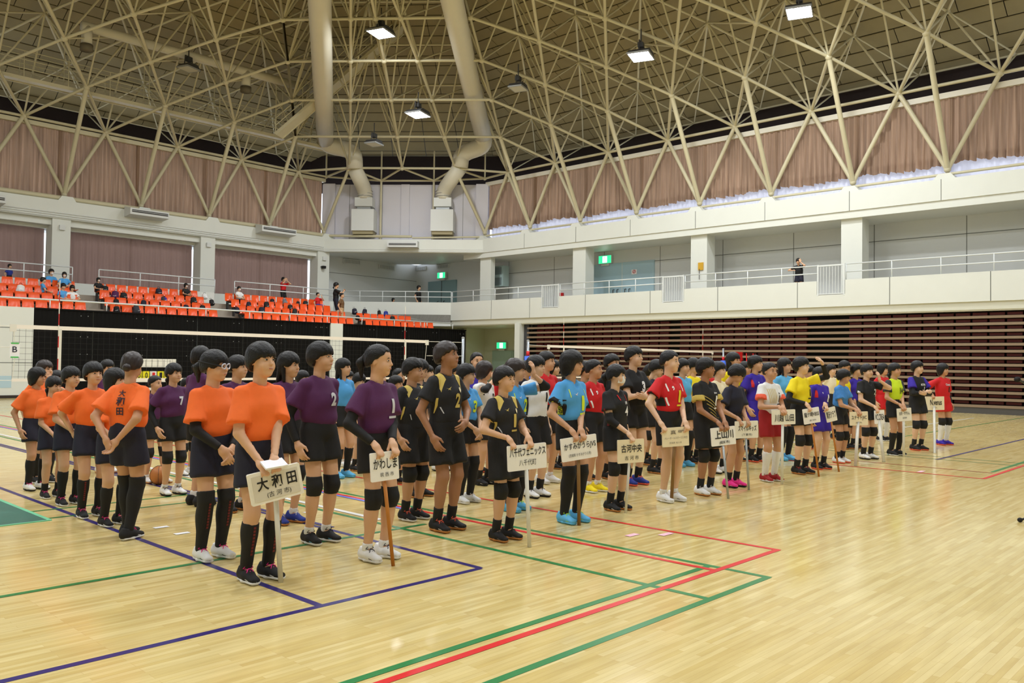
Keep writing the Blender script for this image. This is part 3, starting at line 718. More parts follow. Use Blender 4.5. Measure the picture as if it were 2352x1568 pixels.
# ---------------------------------------------------------------- ducts
def pipe(name, pts, r, m_, parent, n=14, seg=True):
    # rounded polyline
    P = [np.array(p, float) for p in pts]; out = [P[0]]
    for i in range(1, len(P)-1):
        a, b, c = P[i-1], P[i], P[i+1]; la = min(r*1.6, np.linalg.norm(b-a)*.45); lb = min(r*1.6, np.linalg.norm(c-b)*.45)
        s, e = b+(a-b)/np.linalg.norm(a-b)*la, b+(c-b)/np.linalg.norm(c-b)*lb
        for t in np.linspace(0, 1, 6): out.append((1-t)**2*s+2*t*(1-t)*b+t*t*e)
    out.append(P[-1])
    return MB().tube(out, r, n).build(name, m_, parent, True)
def on_ray(x, y, depth): d = ray(x, y); return CPOS+d*depth
for (lab, ubox, run, elbow) in (('wide round duct rising from the left air unit in the corner', 2.25, [(835, 418), (815, 388), (813, 345)], [(755, 335), (747, 322), (742, 200), (734, 0), (728, -160)]),
                                ('wide round duct rising from the right air unit in the corner', 6.5, [(1027, 428), (1056, 385), (1060, 352)], [(1112, 336), (1110, 312), (1078, 180), (1038, 0), (1000, -180)])):
    e = empty('air_unit', (0, 0, 0)); tag(e, lab, 'duct')
    chbox(MB(), ubox-.6, ubox+.6, -.38, .55, 8.35, 9.5).build('fan_box', M_white2, e)
    chbox(MB(), ubox-.55, ubox+.55, -.3, .45, 8.18, 8.35).build('outlet_grille', mat('outlet_tan', (0.62, 0.58, 0.45), .6), e)  # grille box in one even tan
    chbox(MB(), ubox-.36, ubox+.36, -.3, .3, 9.5, 9.68).build('flange', M_grey, e)
    chbox(MB(), ubox-.47, ubox+.47, -.35, .4, 9.68, 10.15).build('transition_box', M_white2, e)
    dep0 = (ch(ubox, .05)-CPOS)@CW
    pts = [ch(ubox, .05, 10.1), ch(ubox, .05, 10.6)]
    for (x, y) in run[1:]: pts.append(on_ray(x, y, dep0-1.0))
    # upper run follows the roof slope towards the hall
    deps = [dep0-1.3, dep0-1.6, dep0-7.0, dep0-13.5, dep0-18]
    for (x, y), dp in zip(elbow, deps): pts.append(on_ray(x, y, dp))
    pipe('duct', pts[:2]+[pts[2]], .40, M_duct, e)
    pipe('duct', pts[2:6], .43, M_duct, e)
    pipe('duct', pts[5:], .44, M_duct, e)
    for z in (10.25, 10.4, 10.55): MB().tube([ch(ubox+.41*math.cos(t), .05+.41*math.sin(t), z) for t in np.linspace(0, 2*math.pi, 16, endpoint=False)], .015, 4, closed=True).build('duct_band', M_grey, e)
# slim duct along the left slope with two drop outlets
e = empty('branch_duct', (0, 0, 0)); tag(e, 'slim round duct crossing the left roof slope with two drum outlets', 'duct')
A_, B_ = at_y(200, 62, 34.6), at_y(722, 208, 34.6)
MB().tube([A_+(A_-B_)*.02, B_], .19, 12).build('duct', M_duct, e, True)
for (x, y, t) in ((188, 95, .0), (537, 178, .655)):
    c = A_+(B_-A_)*t; MB().tube([c, c-np.array([0, 0, .75])], .2, 12).build('duct_drop', M_duct, e, True); MB().tube([c-np.array([0, 0, .7]), c-np.array([0, 0, .95])], .24, 12).build('drum_outlet', mat('outlet_dark', (0.40, 0.37, 0.30), .6), e, True)

# ---------------------------------------------------------------- catwalks
def catwalk(P, Q, wdt, lab, hang=2.4):
    P, Q = np.array(P, float), np.array(Q, float); e = empty('catwalk', (0, 0, 0)); tag(e, lab, 'catwalk')
    d = (Q-P)/np.linalg.norm(Q-P); s = np.cross(d, (0, 0, 1)); s /= np.linalg.norm(s); L = np.linalg.norm(Q-P)
    MB().bar(P, Q, wdt, .06).build('deck', M_steel, e)
    for k in (-1, 1):
        o_ = s*wdt/2*k
        MB().bar(P+o_, Q+o_, .05, .14).build('side_beam', M_steel, e)
        for h in (.4, .75, 1.1): MB().tube([P+o_+np.array([0,0,h]), Q+o_+np.array([0,0,h])], .02, 5).build('handrail', M_steel, e)
        n = max(2, int(L/1.5))
        for i in range(n+1): p = P+d*L*i/n+o_; MB().tube([p, p+np.array([0, 0, 1.1])], .018, 5).build('upright', M_steel, e)
        for i in range(0, n+1, 2): p = P+d*L*i/n+o_; MB().tube([p, p+np.array([0, 0, hang])], .022, 5).build('hanger', M_steel, e)
catwalk(at_y(-60, 158, 37.0), at_y(768, 347, 37.0), .55, 'catwalk with railings hung along the left roof slope')
catwalk(on_ray(640, 312, 39.5), on_ray(955, 40, 38.5), .7, 'catwalk with railings climbing towards the roof centre')

# ---------------------------------------------------------------- hall lamps
M_lamp = mat('lamp_lens', (1, 1, 1), .4, emit=(0.93, 0.95, 1.0), estr=40.0)
M_lampoff = mat('lamp_lens_off', (0.75, 0.74, 0.68), .4)
def lamp_fixture(p, lit, lab, w_=.50, group=None):
    w_ = w_ if lit else .38
    e = empty('high_bay_lamp', p, R(20)); tag(e, lab, 'lamp', group)
    MB().prism([(-w_, 0), (-w_*.55, .16), (w_*.55, .16), (w_, 0)], 1, -w_*.8, w_*.8).build('housing', M_dkgrey, e)
    MB().box(-w_, w_, -w_*.82, -w_*.76, -.05, .01).box(-w_, w_, w_*.76, w_*.82, -.05, .01).box(-w_, -w_+.05, -w_*.8, w_*.8, -.05, .01).box(w_-.05, w_, -w_*.8, w_*.8, -.05, .01).build('frame', M_grey, e)
    MB().box(-w_+.05, w_-.05, -w_*.75, w_*.75, -.045, -.02).build('lens', M_lamp if lit else M_lampoff, e)
    MB().tube([(-w_*.6, 0, .1), (-w_*.5, 0, .5), (w_*.5, 0, .5), (w_*.6, 0, .1)], .025, 6).build('yoke', M_dkgrey, e)
    MB().tube([(0, 0, .5), (0, 0, 1.0)], .025, 6).build('hanger', M_dkgrey, e)
    MB().box(-.12, .12, -.1, .1, .3, .48).build('driver_box', M_dkgrey, e)
    if lit:
        l = bpy.data.lights.new('lamp_light', 'AREA'); l.shape = 'RECTANGLE'; l.size = w_*1.6; l.size_y = w_*1.3; l.energy = LAMP_W; l.color = (0.94, 0.975, 1.0)
        o = bpy.data.objects.new('lamp_light', l); COL.objects.link(o); o.parent = e; o.location = (0, 0, -.07)
for (x, y, dep, lit, lab) in ((875, 75, 33.5, 1, 'lit high bay lamp over the catwalk'), (960, 262, 37.5, 1, 'lit high bay lamp above the corner air units'), (1472, 128, 31.0, 1, 'lit high bay lamp under the right slope, near the corner side'), (1836, 27, 27.5, 1, 'lit high bay lamp under the right slope at the upper frame edge'),
                         (1190, 202, 35, 0, 'unlit high bay lamp beside the right duct'), (859, 330, 40, 0, 'unlit high bay lamp beside the left duct elbow'), (433, 157, 35.5, 0, 'unlit high bay lamp under the slim duct')):
    lamp_fixture(on_ray(x, y, dep), lit, lab)
# the lamps over the rest of the hall, out of the picture
for (x, y) in ((19, 7), (19, 14), (19, -2), (11, 7), (11, 15), (11, -2), (3, 7), (3, 15), (3, 23), (3, -2), (11, 22), (-5, 7), (-5, 15), (-5, -2), (25, 3), (-5, 22)):
    if not seen((x, y, 14.6), -10, -10): lamp_fixture((x, y, 14.6), 1, 'high bay lamp over the near half of the hall', group='lamps over the near half of the hall')
# ---------------------------------------------------------------- figures: smooth implicit surfaces meshed with surface nets
def rc(A, B, a0, a1, b0=None, b1=None, side=(1, 0, 0), k=.02, cut0=False, cut1=False):
    """tapered capsule A->B; radii a along 'side', b across it; cut0/cut1 make flat ends"""
    A, B = np.asarray(A, float), np.asarray(B, float)
    return ('rc', A, B, a0, a1, a0 if b0 is None else b0, a1 if b1 is None else b1, np.asarray(side, float), k, cut0, cut1)
def el(c, r, k=.02, sub=False, rot=None): return ('el', np.asarray(c, float), np.asarray(r, float), k, sub, rot)
def prim_bounds(p):
    if p[0] == 'rc':
        r = max(p[3:7]); return np.minimum(p[1], p[2])-r, np.maximum(p[1], p[2])+r
    r = max(p[2]); return p[1]-r, p[1]+r
def prim_d(p, P):
    if p[0] == 'rc':
        _, A, B, a0, a1, b0, b1, s, k, c0, c1 = p
        d = B-A; L2 = d@d; L = math.sqrt(L2); q = P-A; tr = (q@d)/L2; t = np.clip(tr, 0, 1)[..., None]
        q = q-t*d
        dn = d/L; s2 = s-dn*(s@dn); n = np.linalg.norm(s2); s2 = s2/n if n > 1e-3 else np.array([1., 0, 0])
        u = q@s2; v2 = np.maximum((q*q).sum(-1)-u*u, 0); t = t[..., 0]
        a = a0+(a1-a0)*t; b = b0+(b1-b0)*t
        D = (np.sqrt((u/a)**2+v2/b**2)-1)*np.minimum(a, b)
        if c0: D = np.maximum(D, -tr*L)
        if c1: D = np.maximum(D, (tr-1)*L)
        return D
    _, c, r, k, sub, rot = p
    q = P-c
    if rot is not None: q = q@rot
    return (np.sqrt(((q/r)**2).sum(-1))-1)*min(r)
def smin(a, b, k):
    h = np.clip(.5+.5*(b-a)/k, 0, 1); return b+(a-b)*h-k*h*(1-h)
def sdf_mesh(prims, h, extra=None, disp=None):
    adds = [p for p in prims if not (p[0] == 'el' and p[4])]
    lo = np.min([prim_bounds(p)[0] for p in adds], 0)-2.5*h; hi = np.max([prim_bounds(p)[1] for p in adds], 0)+2.5*h
    n = np.ceil((hi-lo)/h).astype(int)+1
    D = np.full(n, .25, np.float32)
    ax = [lo[i]+h*np.arange(n[i]) for i in range(3)]
    for p in prims:
        a, b = prim_bounds(p); k = p[8] if p[0] == 'rc' else p[3]; sub = p[0] == 'el' and p[4]
        pad = k*1.3+2.2*h
        i0 = np.clip(np.floor((a-pad-lo)/h).astype(int), 0, n-1); i1 = np.clip(np.ceil((b+pad-lo)/h).astype(int)+1, 1, n)
        if np.any(i1 <= i0): continue
        sl = tuple(slice(i0[i], i1[i]) for i in range(3))
        G = np.stack(np.meshgrid(*[ax[i][sl[i]] for i in range(3)], indexing='ij'), -1)
        d = prim_d(p, G)
        D[sl] = -smin(-D[sl], d, k) if sub else smin(D[sl], d, k)
    if extra is not None or disp is not None:
        G = np.stack(np.meshgrid(*ax, indexing='ij'), -1)
        if disp is not None: D = D+disp(G)
        if extra is not None: D = np.maximum(D, extra(G))
    return surface_nets(D, lo, h)
def surface_nets(D, lo, h):
    ins = D < 0; nx, ny, nz = D.shape
    c = np.zeros((nx-1, ny-1, nz-1), np.int8)
    for i in (0, 1):
        for j in (0, 1):
            for k in (0, 1): c += ins[i:nx-1+i, j:ny-1+j, k:nz-1+k]
    act = (c > 0) & (c < 8); idx = np.full(act.shape, -1, np.int64); I, J, Kk = np.nonzero(act); idx[act] = np.arange(len(I))
    pos = np.zeros((len(I), 3)); cnt = np.zeros(len(I))
    cor = [(0,0,0),(1,0,0),(0,1,0),(1,1,0),(0,0,1),(1,0,1),(0,1,1),(1,1,1)]
    val = {q: D[I+q[0], J+q[1], Kk+q[2]].astype(float) for q in cor}
    for a in range(8):
        for b in range(a+1, 8):
            p, q = cor[a], cor[b]
            if sum(abs(p[i]-q[i]) for i in range(3)) != 1: continue
            va, vb = val[p], val[q]; m = (va < 0) != (vb < 0)
            den = np.where(m, va-vb, 1.); t = np.where(m, va/den, 0)
            for i in range(3): pos[:, i] += np.where(m, p[i]+t*(q[i]-p[i]), 0)
            cnt += m
    V = (np.stack([I, J, Kk], 1)+pos/cnt[:, None])*h+lo
    F = []
    for axis in range(3):
        sl0 = [slice(None)]*3; sl1 = [slice(None)]*3; sl0[axis] = slice(0, -1); sl1[axis] = slice(1, None)
        A, B = ins[tuple(sl0)], ins[tuple(sl1)]
        o1, o2 = [(1, 2), (2, 0), (0, 1)][axis]
        for flip, M in ((False, A & ~B), (True, ~A & B)):
            e = np.array(np.nonzero(M)).T
            ok = (e[:, o1] > 0) & (e[:, o2] > 0) & (e[:, o1] < D.shape[o1]-1) & (e[:, o2] < D.shape[o2]-1); e = e[ok]
            if not len(e): continue
            def cell(d1, d2):
                g = e.copy(); g[:, o1] -= d1; g[:, o2] -= d2; return idx[g[:, 0], g[:, 1], g[:, 2]]
            q = np.stack([cell(1, 1), cell(0, 1), cell(0, 0), cell(1, 0)], 1)
            F.append(q[:, ::-1] if flip else q)
    F = np.concatenate(F) if F else np.zeros((0, 4), int)
    F = F[(F >= 0).all(1)]
    return V, F
def np_mesh(name, V, F, smooth=True):
    me = bpy.data.meshes.new(name); me.vertices.add(len(V)); me.vertices.foreach_set('co', np.ascontiguousarray(V, np.float32).ravel())
    me.loops.add(F.size); me.polygons.add(len(F))
    me.polygons.foreach_set('loop_start', np.arange(0, F.size, F.shape[1], dtype=np.int32))
    me.loops.foreach_set('vertex_index', np.ascontiguousarray(F, np.int32).ravel())
    if smooth: me.polygons.foreach_set('use_smooth', np.ones(len(F), bool))
    me.update(calc_edges=True); me.validate(); return me
def join_vf(parts):
    Vs, Fs, o = [], [], 0
    for V, F in parts: Vs.append(V); Fs.append(F+o); o += len(V)
    return np.concatenate(Vs), np.concatenate(Fs)
def xf(VF, M, t=(0, 0, 0), s=1.0, mirror=False):
    V, F = VF; V = V*s
    if mirror: V = V*np.array([-1, 1, 1]); F = F[:, ::-1]
    return V@np.asarray(M).T+np.asarray(t), F

# ---- head (origin at the head centre, facing -Y; sized for a 1.5 m child)
def head_vf(h, jaw=0.0):
    P = [el((0, .014, .034), (.073, .090, .076), .02), el((0, -.018, -.030), (.060, .072, .079), .03), el((0, -.055, -.090), (.027+jaw, .028, .022), .03),
         el((-.034, -.058, -.040), (.026, .026, .032), .02), el((.034, -.058, -.040), (.026, .026, .032), .02), el((0, -.060, .038), (.045, .022, .03), .025),
         el((-.03, -.094, .006), (.017, .011, .011), .012, True), el((.03, -.094, .006), (.017, .011, .011), .012, True),
         rc((0, -.084, .012), (0, -.100, -.024), .007, .010, k=.012), el((0, -.099, -.027), (.013, .010, .008), .008),
         el((0, -.086, -.056), (.021, .010, .010), .01),
         el((-.072, .010, -.006), (.009, .019, .030), .008), el((.072, .010, -.006), (.009, .019, .030), .008),
         rc((0, .012, -.07), (0, .018, -.15), .045, .046, k=.02)]
    return sdf_mesh(P, h)
def hair_vf(style, h, seed=0):
    r = random.Random(seed); ph = r.uniform(0, 6)
    tab = {'crop': ([-.14, -.07, -.03, .0, .04, .14], [.062, .052, .020, .002, -.030, -.070], .011),
           'boy': ([-.14, -.07, -.03, .0, .04, .14], [.040, .034, .014, -.004, -.045, -.085], .018),
           'mash': ([-.14, -.07, -.03, .0, .04, .14], [.030, .024, .000, -.020, -.065, -.100], .022),
           'short': ([-.14, -.07, -.03, .0, .04, .14], [.030, .022, -.002, -.022, -.075, -.105], .020),
           'bob': ([-.14, -.07, -.035, .0, .04, .14], [.022, .016, -.060, -.100, -.125, -.135], .022),
           'swept': ([-.14, -.07, -.03, .0, .04, .14], [.085, .068, .028, .006, -.030, -.075], .013),
           'fringe': ([-.14, -.07, -.03, .0, .04, .14], [.026, .024, -.020, -.010, -.040, -.080], .018)}
    base = {'pony': 'swept', 'ponyfringe': 'fringe', 'bun': 'swept', 'long': 'fringe', 'lowpony': 'fringe'}.get(style, style)
    ys_, zs_, t = tab[base]
    P = [el((0, .011, .036), (.073+t, .093+t, .078+t), .02), el((0, .02, -.02), (.070+t, .080+t, .075), .03)]
    if base == 'bob': P += [el((-.062, .0, -.075), (.026, .055, .06), .02), el((.062, .0, -.075), (.026, .055, .06), .02), el((0, .07, -.08), (.06, .04, .05), .03)]
    def extra(G):
        x, y, z = G[..., 0], G[..., 1], G[..., 2]
        zl = np.interp(y, ys_, zs_)+.007*np.sin(x*150+ph)*(y < -.03)+.004*np.sin(x*390+ph)*(y < -.03)+.004*np.sin(y*160+ph)
        d = zl-z
        # keep the front surface just over the forehead
        return d*.8
    def disp(G):
        x, y, z = G[..., 0], G[..., 1], G[..., 2]; a = np.arctan2(x, y+.001)
        return .0013*np.sin(a*30+z*25+ph)+.0009*np.sin(x*210+z*60)
    A = sdf_mesh(P, h, extra, disp)
    parts = [A]
    if style in ('pony', 'ponyfringe'):
        parts.append(sdf_mesh([el((0, .105, .035), (.018, .018, .018), .015), rc((0, .11, .03), (0, .145, -.02), .020, .030, k=.02), rc((0, .145, -.02), (0, .135, -.13), .030, .012, k=.03)], h))
    if style == 'lowpony':
        parts.append(sdf_mesh([rc((0, .09, -.06), (0, .115, -.09), .016, .024, k=.02), rc((0, .115, -.09), (0, .10, -.17), .024, .010, k=.03)], h))
    if style == 'bun': parts.append(sdf_mesh([el((0, .118, -.035), (.036, .034, .036), .02)], h))
    if style == 'long':
        parts.append(sdf_mesh([rc((0, .055, -.03), (0, .075, -.17), .085, .075, .045, .03, k=.03), rc((-.068, .02, -.02), (-.07, .0, -.15), .022, .016, k=.02), rc((.068, .02, -.02), (.07, .0, -.15), .022, .016, k=.02)], h))
    return join_vf(parts)
# ---- right hand (wrist at origin, fingers along -Z, palm faces +X, thumb towards -Y)
def hand_vf(kind, h):
    P = [rc((0, 0, .012), (0, 0, -.02), .018, .022, .022, .030, k=.012), rc((0, .0, -.02), (0, -.002, -.072), .013, .012, .030, .034, k=.012)]
    fl = [(-.027, .066, .0078), (-.009, .073, .0082), (.009, .068, .008), (.026, .054, .0072)]
    bend = {'relaxed': (.30, .35, .3), 'drape': (.75, .55, .25), 'fist': (1.35, 1.5, .9), 'flat': (.08, .08, .05), 'hook': (.9, .9, .6)}[kind]
    for i, (y, L, r) in enumerate(fl):
        p = np.array([0, y, -.076]); a = 0.0; ls = (L*.45, L*.31, L*.27); sp = y*.25
        for j in range(3):
            a += bend[j]*(1+.06*i); d = np.array([math.sin(a), sp*(1 if j == 0 else .3), -math.cos(a)]); d /= np.linalg.norm(d)
            q_ = p+d*ls[j]; P.append(rc(p, q_, r*(1-.06*j), r*(.94-.08*j), k=.004)); p = q_
    th = {'fist': [(.012, -.026, -.02), (.026, -.036, -.05), (.034, -.018, -.068)], 'drape': [(.010, -.024, -.018), (.030, -.036, -.045), (.044, -.030, -.070)]}.get(kind, [(.006, -.026, -.018), (.016, -.044, -.046), (.020, -.048, -.076)])
    P += [rc(th[0], th[1], .011, .010, k=.01), rc(th[1], th[2], .0095, .0075, k=.004)]
    return sdf_mesh(P, h)
# ---- shoe (ankle axis at origin on the floor, toe along -Y)
def shoe_meshes():
    up = sdf_mesh([rc((0, .045, .045), (0, -.03, .045), .034, .036, .034, .034, k=.02), rc((0, -.03, .042), (0, -.125, .030), .037, .034, .036, .020, k=.03), rc((0, .028, .05), (0, .022, .092), .032, .032, .036, .038, k=.03, cut1=True)], .0075,
                  lambda G: .016-G[..., 2])
    so = sdf_mesh([rc((0, .05, .016), (0, -.02, .014), .036, .034, .016, .014, k=.02), rc((0, -.02, .014), (0, -.128, .016), .037, .036, .016, .015, k=.02)], .0075, lambda G: np.maximum(.001-G[..., 2], G[..., 2]-.026))
    la = MB()
    for i in range(4):
        y = -.040-.017*i; z = .083-.0125*i; la.tube([(-.02, y, z-.006), (0, y-.002, z+.004), (.02, y, z-.006)], .0036, 5)
    for s in (-1, 1):
        la.tube([(0, -.036, .09), (s*.02, -.034, .105), (s*.034, -.03, .09), (s*.012, -.036, .088)], .003, 5); la.tube([(0, -.036, .09), (s*.016, -.055, .082), (s*.026, -.06, .06)], .003, 5)
    st = MB()
    st.tube([(.0345, .025, .034), (.0375, -.015, .050), (.036, -.05, .034), (.030, -.095, .026), (0, -.142, .024), (-.030, -.095, .026), (-.036, -.05, .034), (-.0375, -.015, .050), (-.0345, .025, .034)], .0036, 5)
    return np_mesh('shoe', *up), np_mesh('sole', *so), la.mesh('laces', True), st.mesh('side_mark', True)
SHOE, SOLE, LACES, STRIPE = shoe_meshes()
HEADS = {(q, v): head_vf(.0070 if q else .0105, (0, .004)[v]) for q in (0, 1) for v in (0, 1)}
HAIRS = {}
def hair(style, q, seed):
    k = (style, q, seed % 3)
    if k not in HAIRS: HAIRS[k] = hair_vf(style, .0082 if q else .012, seed % 3)
    return HAIRS[k]
HANDS = {}
def hand(kind, q):
    if (kind, q) not in HANDS: HANDS[(kind, q)] = hand_vf(kind, .0047 if q else .0075)
    return HANDS[(kind, q)]
def rot(ax, ang):
    return np.array(Matrix.Rotation(ang, 3, ax))
def frame_to(f, p):
    """rotation taking template axes (fingers -Z, palm +X) to directions f, p"""
    f = np.asarray(f, float); f = f/np.linalg.norm(f); p = np.asarray(p, float); p = p-f*(p@f); p = p/np.linalg.norm(p)
    z = -f; x = p; y = np.cross(z, x); return np.stack([x, y, z], 1)
def ik(S, T, l1, l2, hint):
    S, T, hint = np.asarray(S, float), np.asarray(T, float), np.asarray(hint, float)
    d = T-S; L = np.linalg.norm(d)
    if L > (l1+l2)*.995: T = S+d/L*(l1+l2)*.995; d = T-S; L = np.linalg.norm(d)
    dn = d/L; a = (l1*l1-l2*l2+L*L)/(2*L); hh = math.sqrt(max(l1*l1-a*a, 0)); hp = hint-dn*(hint@dn); hp = hp/np.linalg.norm(hp)
    return S+dn*a+hp*hh, T

SKINS = [mat('skin_a', (0.84, 0.66, 0.52), .55, sss=.08), mat('skin_b', (0.78, 0.59, 0.45), .55, sss=.08), mat('skin_c', (0.66, 0.47, 0.34), .55, sss=.08), mat('skin_d', (0.87, 0.71, 0.58), .55, sss=.08)]
M_hair = mat('black_hair', (0.062, 0.055, 0.055), .42, spec=.35, bump=.35, bscale=110)
M_hairb = mat('brown_hair', (0.15, 0.105, 0.09), .4)
M_eye = mat('dark_eye', (0.07, 0.05, 0.045), .25)
M_brow = mat('eyebrow', (0.17, 0.12, 0.10), .8)
M_lip = mat('lips', (0.66, 0.37, 0.33), .5)
eye_me = MB().ell((0, 0, 0), (.0125, .006, .0058), 10, 6).mesh('eye', True)
ew_me = MB().ell((0, 0, 0), (.015, .005, .0065), 10, 6).mesh('eye_white', True)
brow_me = MB().tube([(-.017, .006, -.003), (-.006, 0, .001), (.006, .001, .001), (.016, .008, -.004)], [.0018, .0032, .003, .0015], 6).mesh('eyebrow', True)
mouth_me = MB().ell((0, 0, 0), (.0185, .006, .0042), 10, 6).mesh('mouth', True)
M_eyew = mat('eye_white', (0.86, 0.83, 0.80), .3)
def cloth(name, rgb, **kw): return mat('cloth_'+name, rgb, kw.pop('rough', .75), noise=kw.pop('noise', .05), nscale=25, bump=.15, bscale=260, **kw)

def figure(spec, q=1):
    """meshes of a standing figure in its own space (1.5 m tall, faces -Y, right side -X)"""
    g = spec.get
    lean = g('lean', 0.0); hy, hp_, hr = g('head', (0, 0, 0))
    girth = g('girth', 1.0); wst = g('stance', .075); sit = g('sit', False)
    out = {}
    Rl = rot('X', lean)     # leaning forward is positive about X
    pel = np.array([0, 0, .82]); U = lambda p: Rl@(np.asarray(p, float)-pel)+pel
    hips = {s: np.array([s*.072, 0, .80]) for s in (-1, 1)}
    feet = g('feet', {-1: (-wst, .0), 1: (wst, -.01)})
    knees, ank = {}, {}
    for s in (-1, 1):
        if sit:
            knees[s] = np.array([s*.085, -.36, .80]); ank[s] = np.array([s*.085, -.40, .43])
        else:
            an = np.array([feet[s][0], feet[s][1], .075]); kn, an = ik(hips[s], an, .375, .362, (s*.12, -1, 0)); knees[s], ank[s] = kn, an
    sh = {s: U((s*.134, .006, 1.176)) for s in (-1, 1)}
    arms = g('arms', {}); elb, wri, hdir = {}, {}, {}
    for s in (-1, 1):
        a = arms.get(s) or {}
        T = a.get('w', (s*.205, -.015, .745)); hint = a.get('hint', (s*.5, .7, -.2))
        elb[s], wri[s] = ik(sh[s], np.asarray(T, float), .255, .225, hint)
        fa = wri[s]-elb[s]; fa = fa/np.linalg.norm(fa)
        hdir[s] = (a.get('f', fa), a.get('p', (-s, .15, 0)), a.get('hand', 'relaxed'))
    neck0, neck1 = U((0, .008, 1.19)), U((0, -.004, 1.30)); hc = U((0, -.010, 1.383)); HSC = .93
    Rh = Rl@rot('Z', hy)@rot('X', hp_)@rot('Y', hr)
    # --- body
    gs = girth
    P = [rc(U((0, 0, .82)), U((0, 0, 1.0)), .125*gs, .112*gs, .09*gs, .08*gs, k=.03), rc(U((0, 0, 1.0)), U((0, .006, 1.12)), .112*gs, .105*gs, .076*gs, .066*gs, k=.03), rc(neck0, neck1, .044, .042, k=.02)]
    for s in (-1, 1):
        P += [rc(U((s*.03, .012, 1.192)), sh[s], .030, .040, k=.02), rc(sh[s], elb[s], .042*gs, .034*gs, k=.02), rc(elb[s], wri[s], .034*gs, .0225, k=.015)]
        P += [rc(hips[s], knees[s], .074*gs, .050*gs, k=.03), rc(knees[s], ank[s], .047*gs, .031, k=.02)]
        cf = knees[s]+(ank[s]-knees[s])*.3; P.append(el(cf+np.array([0, .016, 0]), (.043*gs, .043*gs, .095), .03))
        if not g('shoes', True) is False: P.append(rc(ank[s], ank[s]+np.array([0, -.06, -.035]), .030, .026, k=.02))
    body = [sdf_mesh(P, .0165 if q else .025), xf(HEADS[(q, g('jaw', 0))], Rh*HSC, hc)]
    for s in (-1, 1):
        f, p, kind = hdir[s]; pp = np.array(p, float)
        if s == 1:   # mirror the right hand
            Fm = frame_to(np.array(f)*np.array([-1, 1, 1]), pp*np.array([-1, 1, 1])); V, F = xf(hand(kind, q), Fm); body.append((V*np.array([-1, 1, 1])+wri[s], F[:, ::-1]))
        else: body.append(xf(hand(kind, q), frame_to(f, pp), wri[s]))
    out['body'] = np_mesh('person', *join_vf(body))
    hs_ = g('hair', 'boy')
    out['hair'] = np_mesh('hair', *xf(hair(hs_, q, g('seed', 0)), Rh*HSC, hc))
    out['headM'] = (Rh*HSC, hc)
    # --- shirt
    ph = g('seed', 0)*1.7; tuck = g('tuck', True); hem = .935 if tuck else .845
    loose = g('loose', 1.0)*gs
    S = [rc(U((0, -.004, hem)), U((0, -.002, 1.06)), .143*loose, .141*loose, .103*loose, .103*loose, k=.03, cut0=not tuck), rc(U((0, 0, 1.06)), U((0, .003, 1.145)), .141*loose, .118*gs, .104*loose, .080*gs, k=.03)]
    S.append(rc(U((0, .002, 1.10)), U((0, .008, 1.188)), .130*gs, .098, .100*gs, .072, k=.03))
    sl = g('sleeve', .62)
    for s in (-1, 1):
        e_ = sh[s]+(elb[s]-sh[s])*sl; fl = g('flare', .071)*gs
        S += [rc(U((s*.052, .010, 1.203)), sh[s], .035, .045*gs, k=.016), rc(sh[s], e_, .046*gs, fl, k=.016, cut1=True)]
        so = g('sleeve_over')
        if so: out['sleeve_over'+('R' if s < 0 else 'L')] = np_mesh('sleeve', *sdf_mesh([rc(sh[s]+(e_-sh[s])*so[0], sh[s]+(e_-sh[s])*(so[1]+.01), .052*gs+(fl-.049*gs)*so[0], fl+.004, k=.02, cut0=so[0] > 0, cut1=True)], .0115 if q else .016))
    S.append(el(U((0, -.018, 1.274)), (.056, .066, .060), .006, True))
    if g('vneck'): S.append(el(U((0, -.085, 1.215)), (.030, .05, .055), .006, True))
    amp = .0042 if q else .003
    def disp(G):
        x, y, z = G[..., 0], G[..., 1], G[..., 2]
        return amp*(np.sin(22*z+14*np.abs(x)+ph)*np.sin(17*x+5*y+ph*2)+.7*np.sin(38*z-16*x+9*y+ph))*np.clip((1.19-z)*6, 0, 1)
    out['shirt'] = np_mesh('shirt', *sdf_mesh(S, .0140 if q else .020, None, disp))
    # --- shorts
    B = [rc((0, 0, .955), (0, 0, .83), .130*gs, .140*gs, .096*gs, .106*gs, k=.03, cut0=False)]
    ln = g('shorts_len', .52); fl = g('shorts_flare', .094)*gs
    for s in (-1, 1):
        e_ = hips[s]+(knees[s]-hips[s])*ln+np.array([s*.006, 0, 0]); B.append(rc(hips[s]+(0, 0, .03), e_, .083*gs, fl, k=.02, cut1=True))
    out['shorts'] = np_mesh('shorts', *sdf_mesh(B, .0170 if q else .024, None, lambda G: amp*.7*np.sin(40*G[..., 0]+8*G[..., 2]+ph)*np.sin(15*G[..., 2])))
    # --- limb covers
    def cover(name, A, Bp, r0, r1, k=.01, extra=()):
        out[name] = np_mesh(name.rstrip('LR'), *sdf_mesh([rc(A, Bp, r0, r1, k=k, cut0=True, cut1=True)]+list(extra), .0125 if q else .019))
